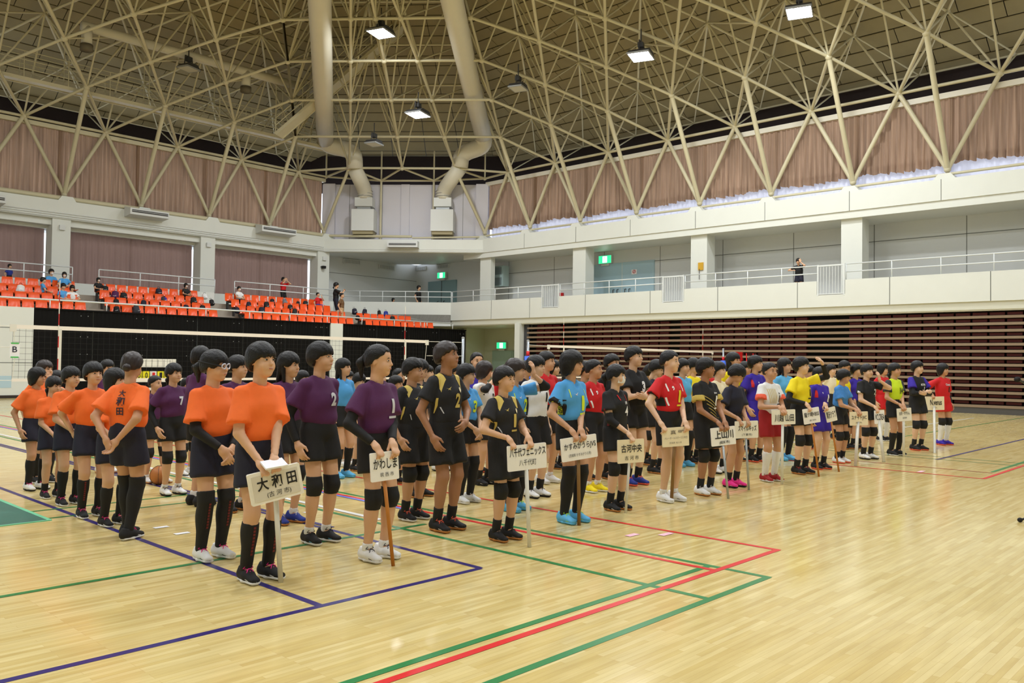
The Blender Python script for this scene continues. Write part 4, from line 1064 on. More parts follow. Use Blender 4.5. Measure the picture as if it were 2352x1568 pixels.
    for s, t in ((-1, 'R'), (1, 'L')):
        kn, an = knees[s], ank[s]; hv = kn-hips[s]; hv = hv/np.linalg.norm(hv); av = an-kn; av = av/np.linalg.norm(av)
        if g('sock', 'short') == 'long': cover('sock'+t, kn+av*.055, an+av*.01, .0505*gs, .037, extra=[el(kn+(an-kn)*.32+np.array([0, .015, 0]), (.0475*gs, .0475*gs, .085), .03)])
        elif g('sock') == 'over': cover('sock'+t, kn-hv*.07, kn+av*.02, .064*gs, .059*gs, extra=[rc(kn, an+av*.01, .057*gs, .038, k=.01, cut1=True), el(kn+(an-kn)*.32+np.array([0, .017, 0]), (.050*gs, .050*gs, .10), .03)])
        elif g('sock', 'short') == 'none': pass
        elif g('sock', 'short') == 'mid': cover('sock'+t, an-av*.12, an+av*.01, .040*gs, .037)
        else: cover('sock'+t, an-av*.055, an+av*.01, .0365, .037)
        if g('pads'): cover('knee_pad'+t, kn-hv*.075, kn+av*.075, .060*gs, .053*gs, extra=[el(kn+np.array([0, -.012, 0]), (.054*gs, .052*gs, .062), .02)])
        sv = g('sleeves', {}).get(s)
        if sv:
            a0 = sh[s]+(elb[s]-sh[s])*.45; fa = wri[s]-elb[s]
            if sv == 'full':
                out['arm_sleeve'+t] = np_mesh('arm_sleeve', *sdf_mesh([rc(a0, elb[s], .041*gs, .038*gs, k=.015, cut0=True), rc(elb[s], wri[s]-fa*.08, .0385*gs, .0285, k=.015, cut1=True)], .010 if q else .015))
            elif sv == 'elbow':
                out['arm_sleeve'+t] = np_mesh('arm_sleeve', *sdf_mesh([rc(sh[s]+(elb[s]-sh[s])*.72, elb[s], .041*gs, .040*gs, k=.015, cut0=True), rc(elb[s], elb[s]+fa*.45, .040*gs, .036, k=.015, cut1=True)], .010 if q else .015))
    out['ank'] = ank; out['av'] = {s: ank[s]-knees[s] for s in (-1, 1)}; out['toe'] = g('toe', {-1: -.12, 1: .12}); out['sit'] = sit
    return out
CACHE = {}
def add_part(name, me, m_, parent):
    o = bpy.data.objects.new(name, me); COL.objects.link(o); o.parent = parent
    if len(me.materials) == 0: me.materials.append(m_)
    o.material_slots[0].link = 'OBJECT'; o.material_slots[0].material = m_
    return o
BVH = {}
def decal(name, me, m_, parent, shirt_me, origin, ux, uz, dirn, off=.006):
    """lay a flat mesh (x right, y up) onto the garment by casting along dirn"""
    key = shirt_me.name
    if key not in BVH:
        V = [v.co.copy() for v in shirt_me.vertices]; F = [tuple(p.vertices) for p in shirt_me.polygons]; BVH[key] = BVHTree.FromPolygons(V, F)
    bm = bmesh.new(); bm.from_mesh(me)
    bmesh.ops.triangulate(bm, faces=bm.faces)
    for _ in range(6):
        es = [e for e in bm.edges if e.calc_length() > .012]
        if not es: break
        bmesh.ops.subdivide_edges(bm, edges=es, cuts=1, use_grid_fill=False); bmesh.ops.triangulate(bm, faces=bm.faces)
    dirn = Vector(dirn).normalized(); ux, uz, origin = Vector(ux), Vector(uz), Vector(origin); last = None
    for v in bm.verts:
        p = origin+ux*v.co.x+uz*v.co.y
        hit = BVH[key].ray_cast(p-dirn*.5, dirn)
        if hit[0] is not None: v.co = hit[0]-dirn*off; last = (hit[0]-p).dot(dirn)
        else: v.co = p+dirn*((last if last is not None else 0)-off)
    m2 = bpy.data.meshes.new(name); bm.to_mesh(m2); bm.free(); m2.materials.append(m_)
    o = bpy.data.objects.new(name, m2); COL.objects.link(o); o.parent = parent
    return o
def flat_poly(pts):
    bm = bmesh.new(); bm.faces.new([bm.verts.new((x, y, 0)) for x, y in pts]); me = bpy.data.meshes.new('p'); bm.to_mesh(me); bm.free(); return me

def person(spec, loc, rz, H, label, group=None, q=1, key=None, cat='person', name='person'):
    """build (or reuse, when key is given) a figure and place it; returns the body object and the meshes"""
    fig = CACHE.get(key) if key else None
    if fig is None:
        fig = figure(spec, q)
        if key: CACHE[key] = fig
    g = spec.get; s = H/1.5
    body = bpy.data.objects.new(name, fig['body']); COL.objects.link(body)
    if len(fig['body'].materials) == 0: fig['body'].materials.append(SKINS[0])
    body.material_slots[0].link = 'OBJECT'; body.material_slots[0].material = SKINS[g('skin', 0)]
    body.location = loc; body.rotation_euler = (0, 0, rz); body.scale = (s, s, s)
    tag(body, label, cat, group)
    hr = add_part('hair', fig['hair'], g('hairm', M_hair), body)
    add_part('shirt', fig['shirt'], g('shirt'), body); add_part('shorts', fig['shorts'], g('shorts'), body)
    for k in ('sockR', 'sockL'):
        if k in fig: add_part('sock', fig[k], g('sockm', CL['black']), body)
    for k in ('knee_padR', 'knee_padL'):
        if k in fig: add_part('knee_pad', fig[k], CL['black'], body)
    for k in ('sleeve_overR', 'sleeve_overL'):
        if k in fig: add_part('sleeve', fig[k], g('sleevem', CL['black']), body)
    for k in ('arm_sleeveR', 'arm_sleeveL'):
        if k in fig: add_part('arm_sleeve', fig[k], CL['black'], body)
    shm = g('shoe', ('black', 'white', 'black'))
    for sd in (-1, 1):
        an = fig['ank'][sd]; o = add_part('shoe', SHOE, CL[shm[0]], body)
        o.location = (an[0], an[1]-.0, an[2]-.075); o.rotation_euler = (0, 0, fig['toe'][sd])
        so = add_part('sole', SOLE, CL[shm[1]], o)
        if q:
            add_part('laces', LACES, CL[shm[2]], o); add_part('side_mark', STRIPE, CL[shm[3] if len(shm) > 3 else 'white'], o)
    Rh, hc = fig['headM']; R4 = Matrix([[*Rh[i], hc[i]] for i in range(3)]+[[0, 0, 0, 1]])
    def face(nm, me, m_, p, sx=1, sc=(1, 1, 1)):
        o = add_part(nm, me, m_, body); o.matrix_local = R4@Matrix.Translation(p)@Matrix.Diagonal((sc[0]*sx, sc[1], sc[2], 1)); return o
    if q >= 0:
        for sx in (-1, 1):
            if q: face('eye_white', ew_me, M_eyew, (sx*.0305, -.0815, .0025), sc=(1, 1, .72))
            face('eye', eye_me, M_eye, (sx*.0300, -.0850, .0030), sc=(.74 if q else .95, 1, .88))
            face('eyebrow', brow_me, M_brow, (sx*.032, -.0905, .0225), sx)
        if not g('mask'): face('mouth', mouth_me, M_lip, (0, -.0935, -.0575))
    if g('mask'):
        mm = MB(); rings = []
        for t in np.linspace(-1, 1, 7):
            rings.append([np.array([x, -.104+.055*abs(x/.062)**2+.012*t*t, -.045+.042*t*(1-.15*abs(x/.062))]) for x in np.linspace(-.062, .062, 9)])
        V = [p for r_ in rings for p in r_]; F = [(i*9+k, i*9+k+1, (i+1)*9+k+1, (i+1)*9+k) for i in range(6) for k in range(8)]
        me = MB().add(V, F).mesh('face_mask', True, False); o = add_part('face_mask', me, mat('mask_white', (0.90, 0.90, 0.91), .8), body); o.matrix_local = R4
    if g('glasses'):
        mm = MB()
        for sx in (-1, 1):
            mm.tube([(sx*.032+.022*math.cos(t), -.098+.006*abs(math.cos(t)), .002+.017*math.sin(t)) for t in np.linspace(0, 2*math.pi, 14, endpoint=False)], .0019, 5, closed=True)
            mm.tube([(sx*.054, -.093, .004), (sx*.074, -.04, .004), (sx*.076, .01, .0)], .0017, 5)
        mm.tube([(-.010, -.098, .006), (0, -.1, .008), (.010, -.098, .006)], .0018, 5)
        me = mm.mesh('glasses', True); o = add_part('glasses', me, mat('glasses_frame', (0.10, 0.06, 0.07), .3), body); o.matrix_local = R4
    if g('goggles'):
        mm = MB()
        for sx in (-1, 1): mm.tube([(sx*.031+.025*math.cos(t), -.101+.008*abs(math.cos(t)), .003+.020*math.sin(t)) for t in np.linspace(0, 2*math.pi, 14, endpoint=False)], .0055, 6, closed=True)
        me = mm.mesh('goggles', True); o = add_part('goggles', me, mat('goggle_clear', (0.82, 0.82, 0.88), .15, spec=.8), body); o.matrix_local = R4
        st_ = MB().tube([(-.058, -.088, .004), (-.083, -.03, .012), (-.094, .03, .022), (-.07, .1, .03), (0, .122, .034), (.07, .1, .03), (.094, .03, .022), (.083, -.03, .012), (.058, -.088, .004)], .007, 6).mesh('goggle_strap', True)
        o2 = add_part('goggle_strap', st_, CL['black'], body); o2.matrix_local = R4
    return body, fig
CL = {}
for nm, c in dict(black=(0.055, 0.052, 0.055), white=(0.90, 0.90, 0.89), orange=(0.96, 0.43, 0.13), navy=(0.075, 0.075, 0.16), purple=(0.30, 0.08, 0.29), blue=(0.30, 0.62, 0.86), red=(0.80, 0.06, 0.09),
                  yellow=(0.95, 0.86, 0.06), violet=(0.20, 0.10, 0.62), lime=(0.80, 0.90, 0.12), pink=(0.93, 0.16, 0.55), gum=(0.72, 0.47, 0.22), gold=(0.80, 0.70, 0.33), grey=(0.45, 0.45, 0.47), aqua=(0.36, 0.69, 0.87),
                  bgreen=(0.70, 0.92, 0.25), rblue=(0.12, 0.20, 0.55), coral=(0.93, 0.38, 0.26), dkred=(0.60, 0.05, 0.07), charcoal=(0.19, 0.19, 0.22), bronze=(0.45, 0.30, 0.16), cream=(0.92, 0.87, 0.72), maroon=(0.42, 0.05, 0.12), tan=(0.74, 0.62, 0.45)).items():
    CL[nm] = cloth(nm, c)
M_num = {k: mat('print_'+k, c, .6) for k, c in dict(silver=(0.80, 0.80, 0.82), gold=(0.82, 0.72, 0.36), lime=(0.85, 0.93, 0.15), white=(0.95, 0.95, 0.95), black=(0.05, 0.05, 0.06), yellow=(0.93, 0.83, 0.12), navy=(0.1, 0.1, 0.2), red=(0.8, 0.08, 0.1), darkred=(0.42, 0.07, 0.08)).items()}
# ---------------------------------------------------------------- team signs on poles
def fit_text(body, w, h, bold=.0, size=.1):
    me = text_mesh(body, size, bold=bold*size)
    co = np.array([v.co for v in me.vertices]); lo, hi = co.min(0), co.max(0); c = (lo+hi)/2; d = hi-lo
    sx = w/d[0]; sy = h/d[1]
    for v in me.vertices: v.co = ((v.co.x-c[0])*sx, (v.co.y-c[1])*sy, 0)
    return me
M_ink = mat('sign_ink', (0.06, 0.05, 0.05), .6)
M_inkg = mat('sign_ink_faded', (0.52, 0.48, 0.42), .6)
POLE = {'white': mat('pole_white', (0.86, 0.85, 0.80), .4), 'wood': mat('pole_wood', (0.72, 0.45, 0.14), .5, noise=.15, nscale=12), 'brown': mat('pole_brown', (0.52, 0.38, 0.18), .5, noise=.15, nscale=12), 'grey': mat('pole_grey', (0.66, 0.68, 0.68), .35, metal=.4)}
def turn_of(fx):
    """the rows fan out: players further along the line turn more towards the near side"""
    a = 90-math.degrees(YAW)+math.degrees(math.atan((fx-1176)/FPX)); return -min(40, max(0, a-42))*.9
SIGNS = {}
def sign(key, foot, TL, TR, BR, BL, pole, face, texts, lab, who, border=None, thick=.012, yaw=-14, poler=.013):
    yaw = yaw+turn_of(foot[0])*.85
    G = at_z(*foot); W0 = at_z(*who)+np.array([.245*math.sin(R(yaw*.8)), -.245*math.cos(R(yaw*.8)), 0]); c, s_ = math.cos(R(yaw)), math.sin(R(yaw)); n = np.array([-s_, c, 0.]); ux = np.array([c, s_, 0.])
    def lift(p): d = ray(*p); t = (n@(W0-CPOS))/(n@d); P = CPOS+d*t; return np.array([(P-G)@ux, P[2]])
    tl, tr, br, bl = map(lift, (TL, TR, BR, BL))
    W = (np.linalg.norm(tr-tl)+np.linalg.norm(br-bl))/2; Hh = (np.linalg.norm(tl-bl)+np.linalg.norm(tr-br))/2
    ctr = (tl+tr+br+bl)/4; ang = (math.atan2(tr[1]-tl[1], tr[0]-tl[0])+math.atan2(br[1]-bl[1], br[0]-bl[0]))/2
    e = empty('team_sign', tuple(G), R(yaw)); tag(e, lab, 'sign', 'team signs held by the players')
    ca, sa = math.cos(ang), math.sin(ang)
    DY = n@(W0-G)
    def L2(x, y, d=0.): return (ctr[0]+x*ca-y*sa, d+DY, ctr[1]+x*sa+y*ca)
    def plate(w, h, d0, d1, name, m_, par, r=.008):
        pts = []
        for (sx, sy, a0) in ((1, 1, 0), (-1, 1, 90), (-1, -1, 180), (1, -1, 270)):
            for a in (0, 45, 90): pts.append((sx*(w/2-r)+r*math.cos(R(a0+a)), sy*(h/2-r)+r*math.sin(R(a0+a))))
        k = len(pts); V = [L2(x, y, d0) for x, y in pts]+[L2(x, y, d1) for x, y in pts]
        return MB().add(V, [tuple(range(k)), tuple(range(2*k-1, k-1, -1))]+[(i, k+i, k+(i+1) % k, (i+1) % k) for i in range(k)]).build(name, m_, par)
    b = plate(W, Hh, -thick, 0, 'board', mat('board_'+face, {'white': (0.97, 0.96, 0.94), 'cream': (0.95, 0.90, 0.77), 'ivory': (0.95, 0.93, 0.87)}[face], .35), e)
    if border: plate(W*.88, Hh*.80, -thick-.003, -thick+.001, 'paper', mat('sign_paper', (0.86, 0.83, 0.76), .6), b, .002)
    top = np.array([ctr[0], 0, ctr[1]-Hh*.3]); 
    MB().tube([(0, .0, 0), np.array(L2(0, -Hh*.2, .013))], poler, 10).build('pole', POLE[pole], e, True)
    for (body, w, h, x, y, ink, bold) in texts:
        me = fit_text(body, w*W, h*Hh, bold)
        for v in me.vertices: v.co = L2(v.co.x+x*W, v.co.y+y*Hh, -thick-.005)
        me.materials.append(ink); o = bpy.data.objects.new('lettering', me); COL.objects.link(o); o.parent = b
    Rz = np.array(Matrix.Rotation(R(yaw), 3, 'Z'))
    SIGNS[key] = lambda f: Rz@np.array(L2((f-.5)*W, Hh/2, -thick/2))+G
I, IG = M_ink, M_inkg
sign('s1', (645, 1337), (567, 1090), (687, 1060), (692, 1131), (575, 1163), 'white', 'ivory', [('大 和 田', .76, .42, .02, .12, I, .02), ('(古 河 市)', .46, .2, .03, -.26, I, 0)], 'ivory framed board reading 大和田 on a pale pole, held by the girl in orange', (588, 1330), border=True, thick=.03, poler=.016)
sign('s2', (903, 1299), (845, 1041), (911, 1034), (917, 1097), (854, 1108), 'wood', 'white', [('かわしま', .84, .36, .02, .1, I, .01), ('筑 西 市', .48, .15, .06, -.28, I, 0)], 'small white board reading かわしま on an orange wooden pole', (860, 1283))
sign('s3', (1216, 1256), (1163, 1024), (1252, 1016), (1255, 1072), (1166, 1084), 'white', 'white', [('八千代フェニックス', .92, .34, .01, .22, I, .015), ('八千代町', .44, .24, .0, -.2, I, 0)], 'white board reading 八千代フェニックス held by the smallest boy in black and gold', (1152, 1238), poler=.016)
sign('s4', (1330, 1206), (1288, 1007), (1369, 996), (1370, 1047), (1288, 1063), 'brown', 'white', [('かすみがうらJVS', .88, .34, .02, .1, I, .01), ('(茨城県 かすみがうら市)', .62, .16, .0, -.28, I, 0)], 'white board reading かすみがうらJVS on a brown wooden pole', (1308, 1198), poler=.016)
sign('s5', (1437, 1178), (1419, 1010), (1480, 1007), (1476, 1060), (1416, 1065), 'white', 'cream', [('古河中央', .78, .34, .02, .12, I, .015), ('古 河 市', .52, .18, .02, -.28, I, 0)], 'cream board reading 古河中央 held by the girl with the face mask', (1411, 1170))
sign('s6', (1542, 1155), (1523, 983), (1579, 979), (1583, 1022), (1517, 1027), 'brown', 'cream', [('真 壁', .5, .22, .05, .25, IG, .01), ('バレーボールスポーツ少年団', .86, .13, .0, -.05, IG, 0), ('茨城県 桜川市', .46, .1, -.02, -.3, IG, 0)], 'cream board with faded lettering 真壁 held by the boy in red', (1534, 1150), poler=.018)
sign('s7', (1673, 1145), (1630, 983), (1686, 978), (1690, 1018), (1635, 1026), 'grey', 'white', [('上山川', .76, .48, .02, .1, I, .02), ('(結城市)', .42, .2, .02, -.33, I, .01)], 'white board reading 上山川 on a thin grey pole', (1618, 1135))
sign('s8', (1720, 1125), (1685, 967), (1739, 966), (1741, 1004), (1690, 1007), 'grey', 'ivory', [('スマイルキッズ', .8, .34, .02, .08, I, .015), ('(下妻市)', .44, .16, .0, -.3, I, 0)], 'ivory board reading スマイルキッズ on a grey metal pole', (1680, 1117))
sign('s9', (1796, 1112), (1772, 941), (1825, 940), (1826, 973), (1772, 976), 'white', 'ivory', [('川越 山田', .82, .5, .02, -.05, I, .01)], 'ivory board reading 川越山田 held by the boy in red shorts', (1766, 1104), poler=.017)
sign('s10', (1881, 1094), (1841, 940), (1879, 934), (1884, 968), (1848, 975), 'wood', 'white', [('龍ケ崎VBSS', .9, .32, .0, .1, I, .01), ('(龍ケ崎市)', .4, .12, .03, -.3, I, 0)], 'white board reading 龍ケ崎VBSS on a wooden pole, held by the girl in yellow', (1838, 1087))
sign('s11', (1927, 1083), (1893, 938), (1917, 933), (1922, 964), (1899, 971), 'wood', 'ivory', [('関沢クラブ', .88, .5, .0, .0, I, .01)], 'narrow ivory board reading 関沢クラブ on a wooden pole', (1881, 1076))
sign('s12', (1965, 1070), (1952, 946), (1993, 944), (1992, 976), (1950, 977), 'white', 'cream', [('ユナイトJVC', .84, .36, .0, .05, I, .01), ('(桜川市)', .34, .12, -.02, -.3, I, 0)], 'cream board reading ユナイトJVC held by the child in pale blue', (1927, 1062), poler=.024)
sign('s13', (2030, 1061), (2006, 942), (2029, 942), (2032, 971), (2010, 974), 'white', 'white', [('VC.CREA', .92, .44, .0, .0, I, .01)], 'small white board reading VC.CREA on a white pole', (1990, 1053), poler=.024)
sign('s14', (2076, 1049), (2059, 938), (2092, 936), (2093, 965), (2061, 968), 'white', 'ivory', [('古河・すずらん', .74, .26, .0, .1, I, .01), ('古河市', .3, .15, .0, -.25, I, 0)], 'ivory board with small brush lettering held by the girl in lime', (2054, 1045), poler=.02)
sign('s15', (2147, 1041), (2124, 911), (2168, 910), (2168, 941), (2126, 942), 'white', 'cream', [('N.venus', .62, .42, .05, .08, I, .015), ('(下妻市)', .2, .12, .0, -.32, IG, 0)], 'cream board reading N.venus held by the girl in red', (2165, 1021), poler=.022)

# ---------------------------------------------------------------- players
def ground(fx, fy, top):
    p = at_z(fx, fy); w = proj(p)[2]; H = (fy-top)*w/FPX
    for _ in range(4): H += (proj((p[0], p[1], H))[1]-top)*w/FPX
    return p, H
def hold(key, fr, fl, hk='drape', lift=.055, back=.035):
    return ('hold', key, fr, fl, hk, lift, back)
def arms_of(a, loc, rz, H):
    if a is None: return {}
    if isinstance(a, dict): return a
    if a[0] == 'hold':
        _, key, fr, fl, hk, lift, back = a; out = {}; Ri = np.array(Matrix.Rotation(-rz, 3, 'Z')); s = H/1.5
        for sd, f in ((-1, fr), (1, fl)):
            if f is None: continue
            w = SIGNS[key](f)+np.array([0, back, lift]); l = Ri@(w-np.array(loc))/s
            out[sd] = dict(w=tuple(l), f=(-sd*.15, -.62, -.78), p=(0, .8, -.6), hand=hk, hint=(sd*.8, .7, -.3))
        return out
FRONT = {-1: dict(w=(-.045, -.185, .80), f=(.45, -.25, -.85), p=(.5, .8, 0), hand='relaxed', hint=(-1, .5, -.2)), 1: dict(w=(.045, -.175, .80), f=(-.45, -.3, -.85), p=(-.5, .8, 0), hand='relaxed', hint=(1, .5, -.2))}
BACK = {-1: dict(w=(-.05, .17, .80), f=(.5, .15, -.85), p=(.3, .8, .1), hand='relaxed', hint=(-1, .4, 0)), 1: dict(w=(.05, .18, .81), f=(-.5, .1, -.85), p=(-.2, -.9, 0), hand='fist', hint=(1, .4, 0))}
SIDE1 = {-1: dict(w=(-.19, -.05, .75)), 1: dict(w=(.06, -.17, .86), f=(-.8, -.3, -.4), p=(0, .9, 0), hint=(1, .5, -.3))}
FOLD = {-1: dict(w=(.02, -.17, .98), f=(.9, -.2, .1), p=(0, .9, -.3), hand='fist', hint=(-1, .1, -.6)), 1: dict(w=(-.03, -.19, .95), f=(-.9, -.2, .1), p=(0, .9, .3), hand='relaxed', hint=(1, .1, -.6))}
def raise_r(wx=-.02, wy=-.20, wz=1.33, hk='relaxed', f=(.35, -.1, .9), p=(.2, .9, .1)): return {-1: dict(w=(wx, wy, wz), hint=(-1, -.2, -.6), f=f, p=p, hand=hk)}
def raise_l(wx=.03, wy=-.22, wz=1.30, hk='relaxed', f=(-.3, -.1, .9), p=(-.2, .9, .1)): return {1: dict(w=(wx, wy, wz), hint=(1, -.2, -.6), f=f, p=p, hand=hk)}
def num(b, f, t, col, size=.15, x=.02, z=1.06, bar=False, bold=.03, w=None, U=None):
    me = fit_text(t, w or size*(.30 if t == '1' else .58*len(t)), size, bold)
    decal('shirt_number', me, M_num[col], b, f['shirt'], (x, -.2, z), (1, 0, 0), (0, 0, 1), (0, 1, 0))
    if bar: decal('number_bar', flat_poly([(-.045, -.008), (.045, -.008), (.045, .008), (-.045, .008)]), M_num[col], b, f['shirt'], (x, -.2, z-size/2-.028), (1, 0, 0), (0, 0, 1), (0, 1, 0))
def poly_front(b, f, name, pts, m_): decal(name, flat_poly(pts), m_, b, f['shirt'], (0, -.25, 0), (1, 0, 0), (0, 0, 1), (0, 1, 0))
def poly_side(b, f, name, pts, m_, sd=-1): decal(name, flat_poly(pts), m_, b, f['shirt'], (sd*.35, 0, 0), (0, 1, 0), (0, 0, 1), (-sd, 0, 0))
def poly_top(b, f, name, pts, m_): decal(name, flat_poly(pts), m_, b, f['shirt'], (0, 0, 1.35), (1, 0, 0), (0, 1, 0), (0, 0, -1))
def bird(b, f, x, z, m_, s=.035): poly_front(b, f, 'chest_mark', [(x-s*.9, z+s*.1), (x-s*.1, z-s*.05), (x+s*.9, z+s*.55), (x+s*.25, z-s*.1), (x+s*.3, z-s*.5), (x-s*.05, z-s*.22), (x-s*.4, z-s*.5), (x-s*.25, z-s*.1)], m_)
def spiral(b, f, x, z, m_, s=.02): poly_front(b, f, 'chest_mark', [(x-s*.5, z-s), (x+s*.1, z-s*.8), (x+s*.6, z), (x+s*.5, z+s), (x-s*.3, z+s*1.1), (x-s*.7, z+s*.2), (x-s*.2, z), (x, z+s*.5), (x+s*.2, z), (x-s*.2, z-s*.4)], m_)
def band(p0, p1, w):
    p0, p1 = np.array(p0), np.array(p1); d = (p1-p0)/np.linalg.norm(p1-p0); n = np.array([-d[1], d[0]])*w/2; return [tuple(p0-n), tuple(p1-n), tuple(p1+n), tuple(p0+n)]
def d_blackgold(b, f, t):
    for s in (-1, 1): poly_top(b, f, 'shoulder_patch', [(s*.060, -.06), (s*.115, -.065), (s*.135, .0), (s*.075, .005)], M_num['gold'])
    bird(b, f, -.055, 1.125, M_num['gold'], .028)
    poly_front(b, f, 'crest', [(.05, 1.13), (.075, 1.135), (.08, 1.11), (.062, 1.09), (.047, 1.11)], MATS['cloth_cream'])
    poly_side(b, f, 'side_stripe', [(-.055, 1.05), (-.045, .99), (-.02, .93), (-.012, .93), (-.028, 1.0), (-.04, 1.05)], M_num['gold'])
    poly_front(b, f, 'side_stripe', [(-.125, .98), (-.118, .98), (-.10, .93), (-.107, .93)], M_num['silver'])
    num(b, f, t, 'gold', .115, .03, 1.03, bar=(t == '1'), bold=.04)
def d_blue(b, f, t):
    poly_side(b, f, 'side_panel', [(-.065, 1.07), (-.02, 1.10), (.03, 1.07), (.03, .94), (-.05, .94)], CL['black'])
    poly_side(b, f, 'lime_panel', [(-.015, 1.06), (.03, 1.05), (.045, .94), (-.03, .94)], M_num['lime'])
    poly_front(b, f, 'piping', band((-.095, 1.16), (-.10, 1.09), .006), M_num['lime']); poly_front(b, f, 'piping', band((.095, 1.16), (.10, 1.09), .006), M_num['lime'])
    bird(b, f, -.045, 1.12, M_num['silver'], .03); num(b, f, t, 'lime', .13, .035, 1.04, bar=(t == '1'), bold=.04)
def d_red(b, f, t):
    poly_side(b, f, 'side_panel', [(-.07, .945), (-.055, 1.02), (-.02, 1.09), (.04, 1.08), (.05, .945)], CL['black'])
    poly_front(b, f, 'piping', band((-.105, 1.165), (-.098, 1.09), .012), M_num['white']); poly_front(b, f, 'piping', band((.10, 1.165), (.098, 1.09), .012), M_num['white']); poly_front(b, f, 'piping', band((-.122, 1.03), (-.095, .95), .014), M_num['white'])
    spiral(b, f, -.045, 1.12, M_num['white'])
    if t: num(b, f, t, 'yellow', .12, .035, 1.04, bar=True, bold=.02)
def d_purple(b, f, t): num(b, f, t, 'silver', .10, .045, 1.07, bar=(t == '1'), bold=.05)
P_ = person
def place(fx, fy, top, spec, label, rz=0., arms=None, deco=None, group=None, q=1, key=None):
    loc, H = ground(fx, fy, top); rz = R(rz+turn_of(fx)); spec = dict(spec); spec['arms'] = arms_of(arms, loc, rz, H); spec.setdefault('seed', int(fx) % 7)
    b, f = person(spec, tuple(loc), rz, H, label, group, q if fy > 1050 else 0, key)
    if deco: deco(b, f)
    return b
def sock_print(b, f):
    for k in ('sockR', 'sockL'):
        me = f[k]; co = np.array([v.co for v in me.vertices]); c = co.mean(0)
        bars_ = bmesh.new()
        for i in range(9):
            z0 = c[2]-.075+.021*i
            bars_.faces.new([bars_.verts.new(p) for p in ((-.008, z0, 0), (.008, z0, 0), (.008, z0+.015, 0), (-.008, z0+.015, 0))])
        pm = bpy.data.meshes.new('p'); bars_.to_mesh(pm); bars_.free()
        o = decal('sock_print', pm, M_num['darkred'], b, me, (c[0]-.02, c[1]-.2, 0), (1, 0, 0), (0, 0, 1), (.12, 1, 0), .003); o['kind'] = 'stuff'
OR = dict(shirt=CL['orange'], shorts=CL['navy'], shorts_flare=.10, shorts_len=.56, sock='long', shoe=('black', 'white', 'pink'), flare=.080, sleeve=.78, loose=1.07)
PU = dict(shirt=CL['purple'], shorts=CL['black'], pads=True, sock='short', sockm=CL['white'], shoe=('white', 'gum', 'navy', 'navy'), loose=1.05, sleeve=.7)
BG = dict(shirt=cloth('black_camo', (0.085, 0.083, 0.095), noise=.35), shorts=CL['black'], shorts_len=.75, shorts_flare=.098, sock='mid', shoe=('black', 'gum', 'black', 'white'), tuck=False)
BL = dict(shirt=CL['blue'], shorts=CL['black'], shorts_len=.45, sock='over', shoe=('aqua', 'aqua', 'bgreen', 'bgreen'), vneck=True)
RD = dict(shirt=CL['red'], shorts=CL['black'], shorts_len=.66, sock='short', sockm=CL['white'], shoe=('white', 'white', 'white', 'navy'), vneck=True)
g_or = 'players in orange shirts and navy shorts'; g_pu = 'players in purple jerseys'
# the orange column
place(588, 1330, 785, dict(OR, hair='short', head=(.12, -.02, 0), jaw=1, skin=0), 'girl in an orange shirt holding the framed 大和田 board and a folded paper', 4, hold('s1', .30, .58), sock_print)
pl = at_z(620, 1335)
o = bpy.data.objects.new('x', None)
bpy.data.objects.remove(o)
place(482, 1282, 803, dict(OR, hair='ponyfringe', head=(.45, .05, 0), sock='over', goggles=True, sleeves={-1: 'full', 1: 'full'}, shoe=('white', 'white', 'pink', 'black'), seed=1), 'girl in an orange shirt with sports goggles and white shoes', 6, FRONT, sock_print)
b = place(286, 1236, 806, dict(OR, hair='bun', head=(.35, .12, 0), hairm=M_hairb, sock='over', lean=.05, feet={-1: (-.06, .03), 1: (.06, -.10)}, skin=1), 'girl in an orange shirt with a hair bun, turned away, hands clasped behind', 118, BACK)
me = fit_text('大和田', .05, .17, .03)
bk = [c for c in b.children if c.name.startswith('shirt')][0]
decal('back_lettering', fit_text('和', .075, .07, .02), M_num['navy'], b, bk.data, (-.01, .25, 1.10), (-1, 0, 0), (0, 0, 1), (0, -1, 0)); decal('back_lettering', fit_text('田', .06, .06, .02), M_num['navy'], b, bk.data, (-.01, .25, 1.02), (-1, 0, 0), (0, 0, 1), (0, -1, 0)); decal('back_lettering', fit_text('大', .06, .05, .02), M_num['navy'], b, bk.data, (-.01, .25, 1.165), (-1, 0, 0), (0, 0, 1), (0, -1, 0))
place(205, 1186, 830, dict(OR, hair='short', head=(.1, 0, 0), seed=2), 'girl in an orange shirt with short hair standing on the navy line', 2, {-1: dict(w=(-.12, .12, .80)), 1: dict(w=(.10, .14, .80))}, sock_print)
place(155, 1158, 841, dict(OR, hair='short', head=(.25, .05, 0), sock='long'), 'girl in an orange shirt smiling behind the short-haired girl on the line', 8, FRONT)
place(116, 1142, 863, dict(OR, hair='lowpony', head=(.2, .18, 0), sock='mid'), 'small girl in an orange shirt with a low ponytail looking down', 6, {-1: dict(w=(-.06, -.18, .78)), 1: dict(w=(.12, -.16, .8))})
place(78, 1124, 843, dict(OR, hair='bob', head=(.35, .05, 0), shoe=('white', 'black', 'pink'), skin=1), 'girl in an orange shirt with a bob, one hand held to her face', 15, raise_l(.06, -.19, 1.30))
place(95, 1108, 826, dict(OR, hair='fringe', head=(.3, 0, 0), hairm=M_hairb), 'girl in an orange shirt half hidden behind the girl with the bob', 10, q=0)
place(124, 1096, 850, dict(OR, hair='short'), 'girl in an orange shirt hidden behind the small ponytailed girl', 10, q=0)
place(255, 1205, 845, dict(OR, hair='bob', head=(.3, 0, 0), seed=1), 'girl in an orange shirt half hidden by the girl with the bun', 12, FRONT)
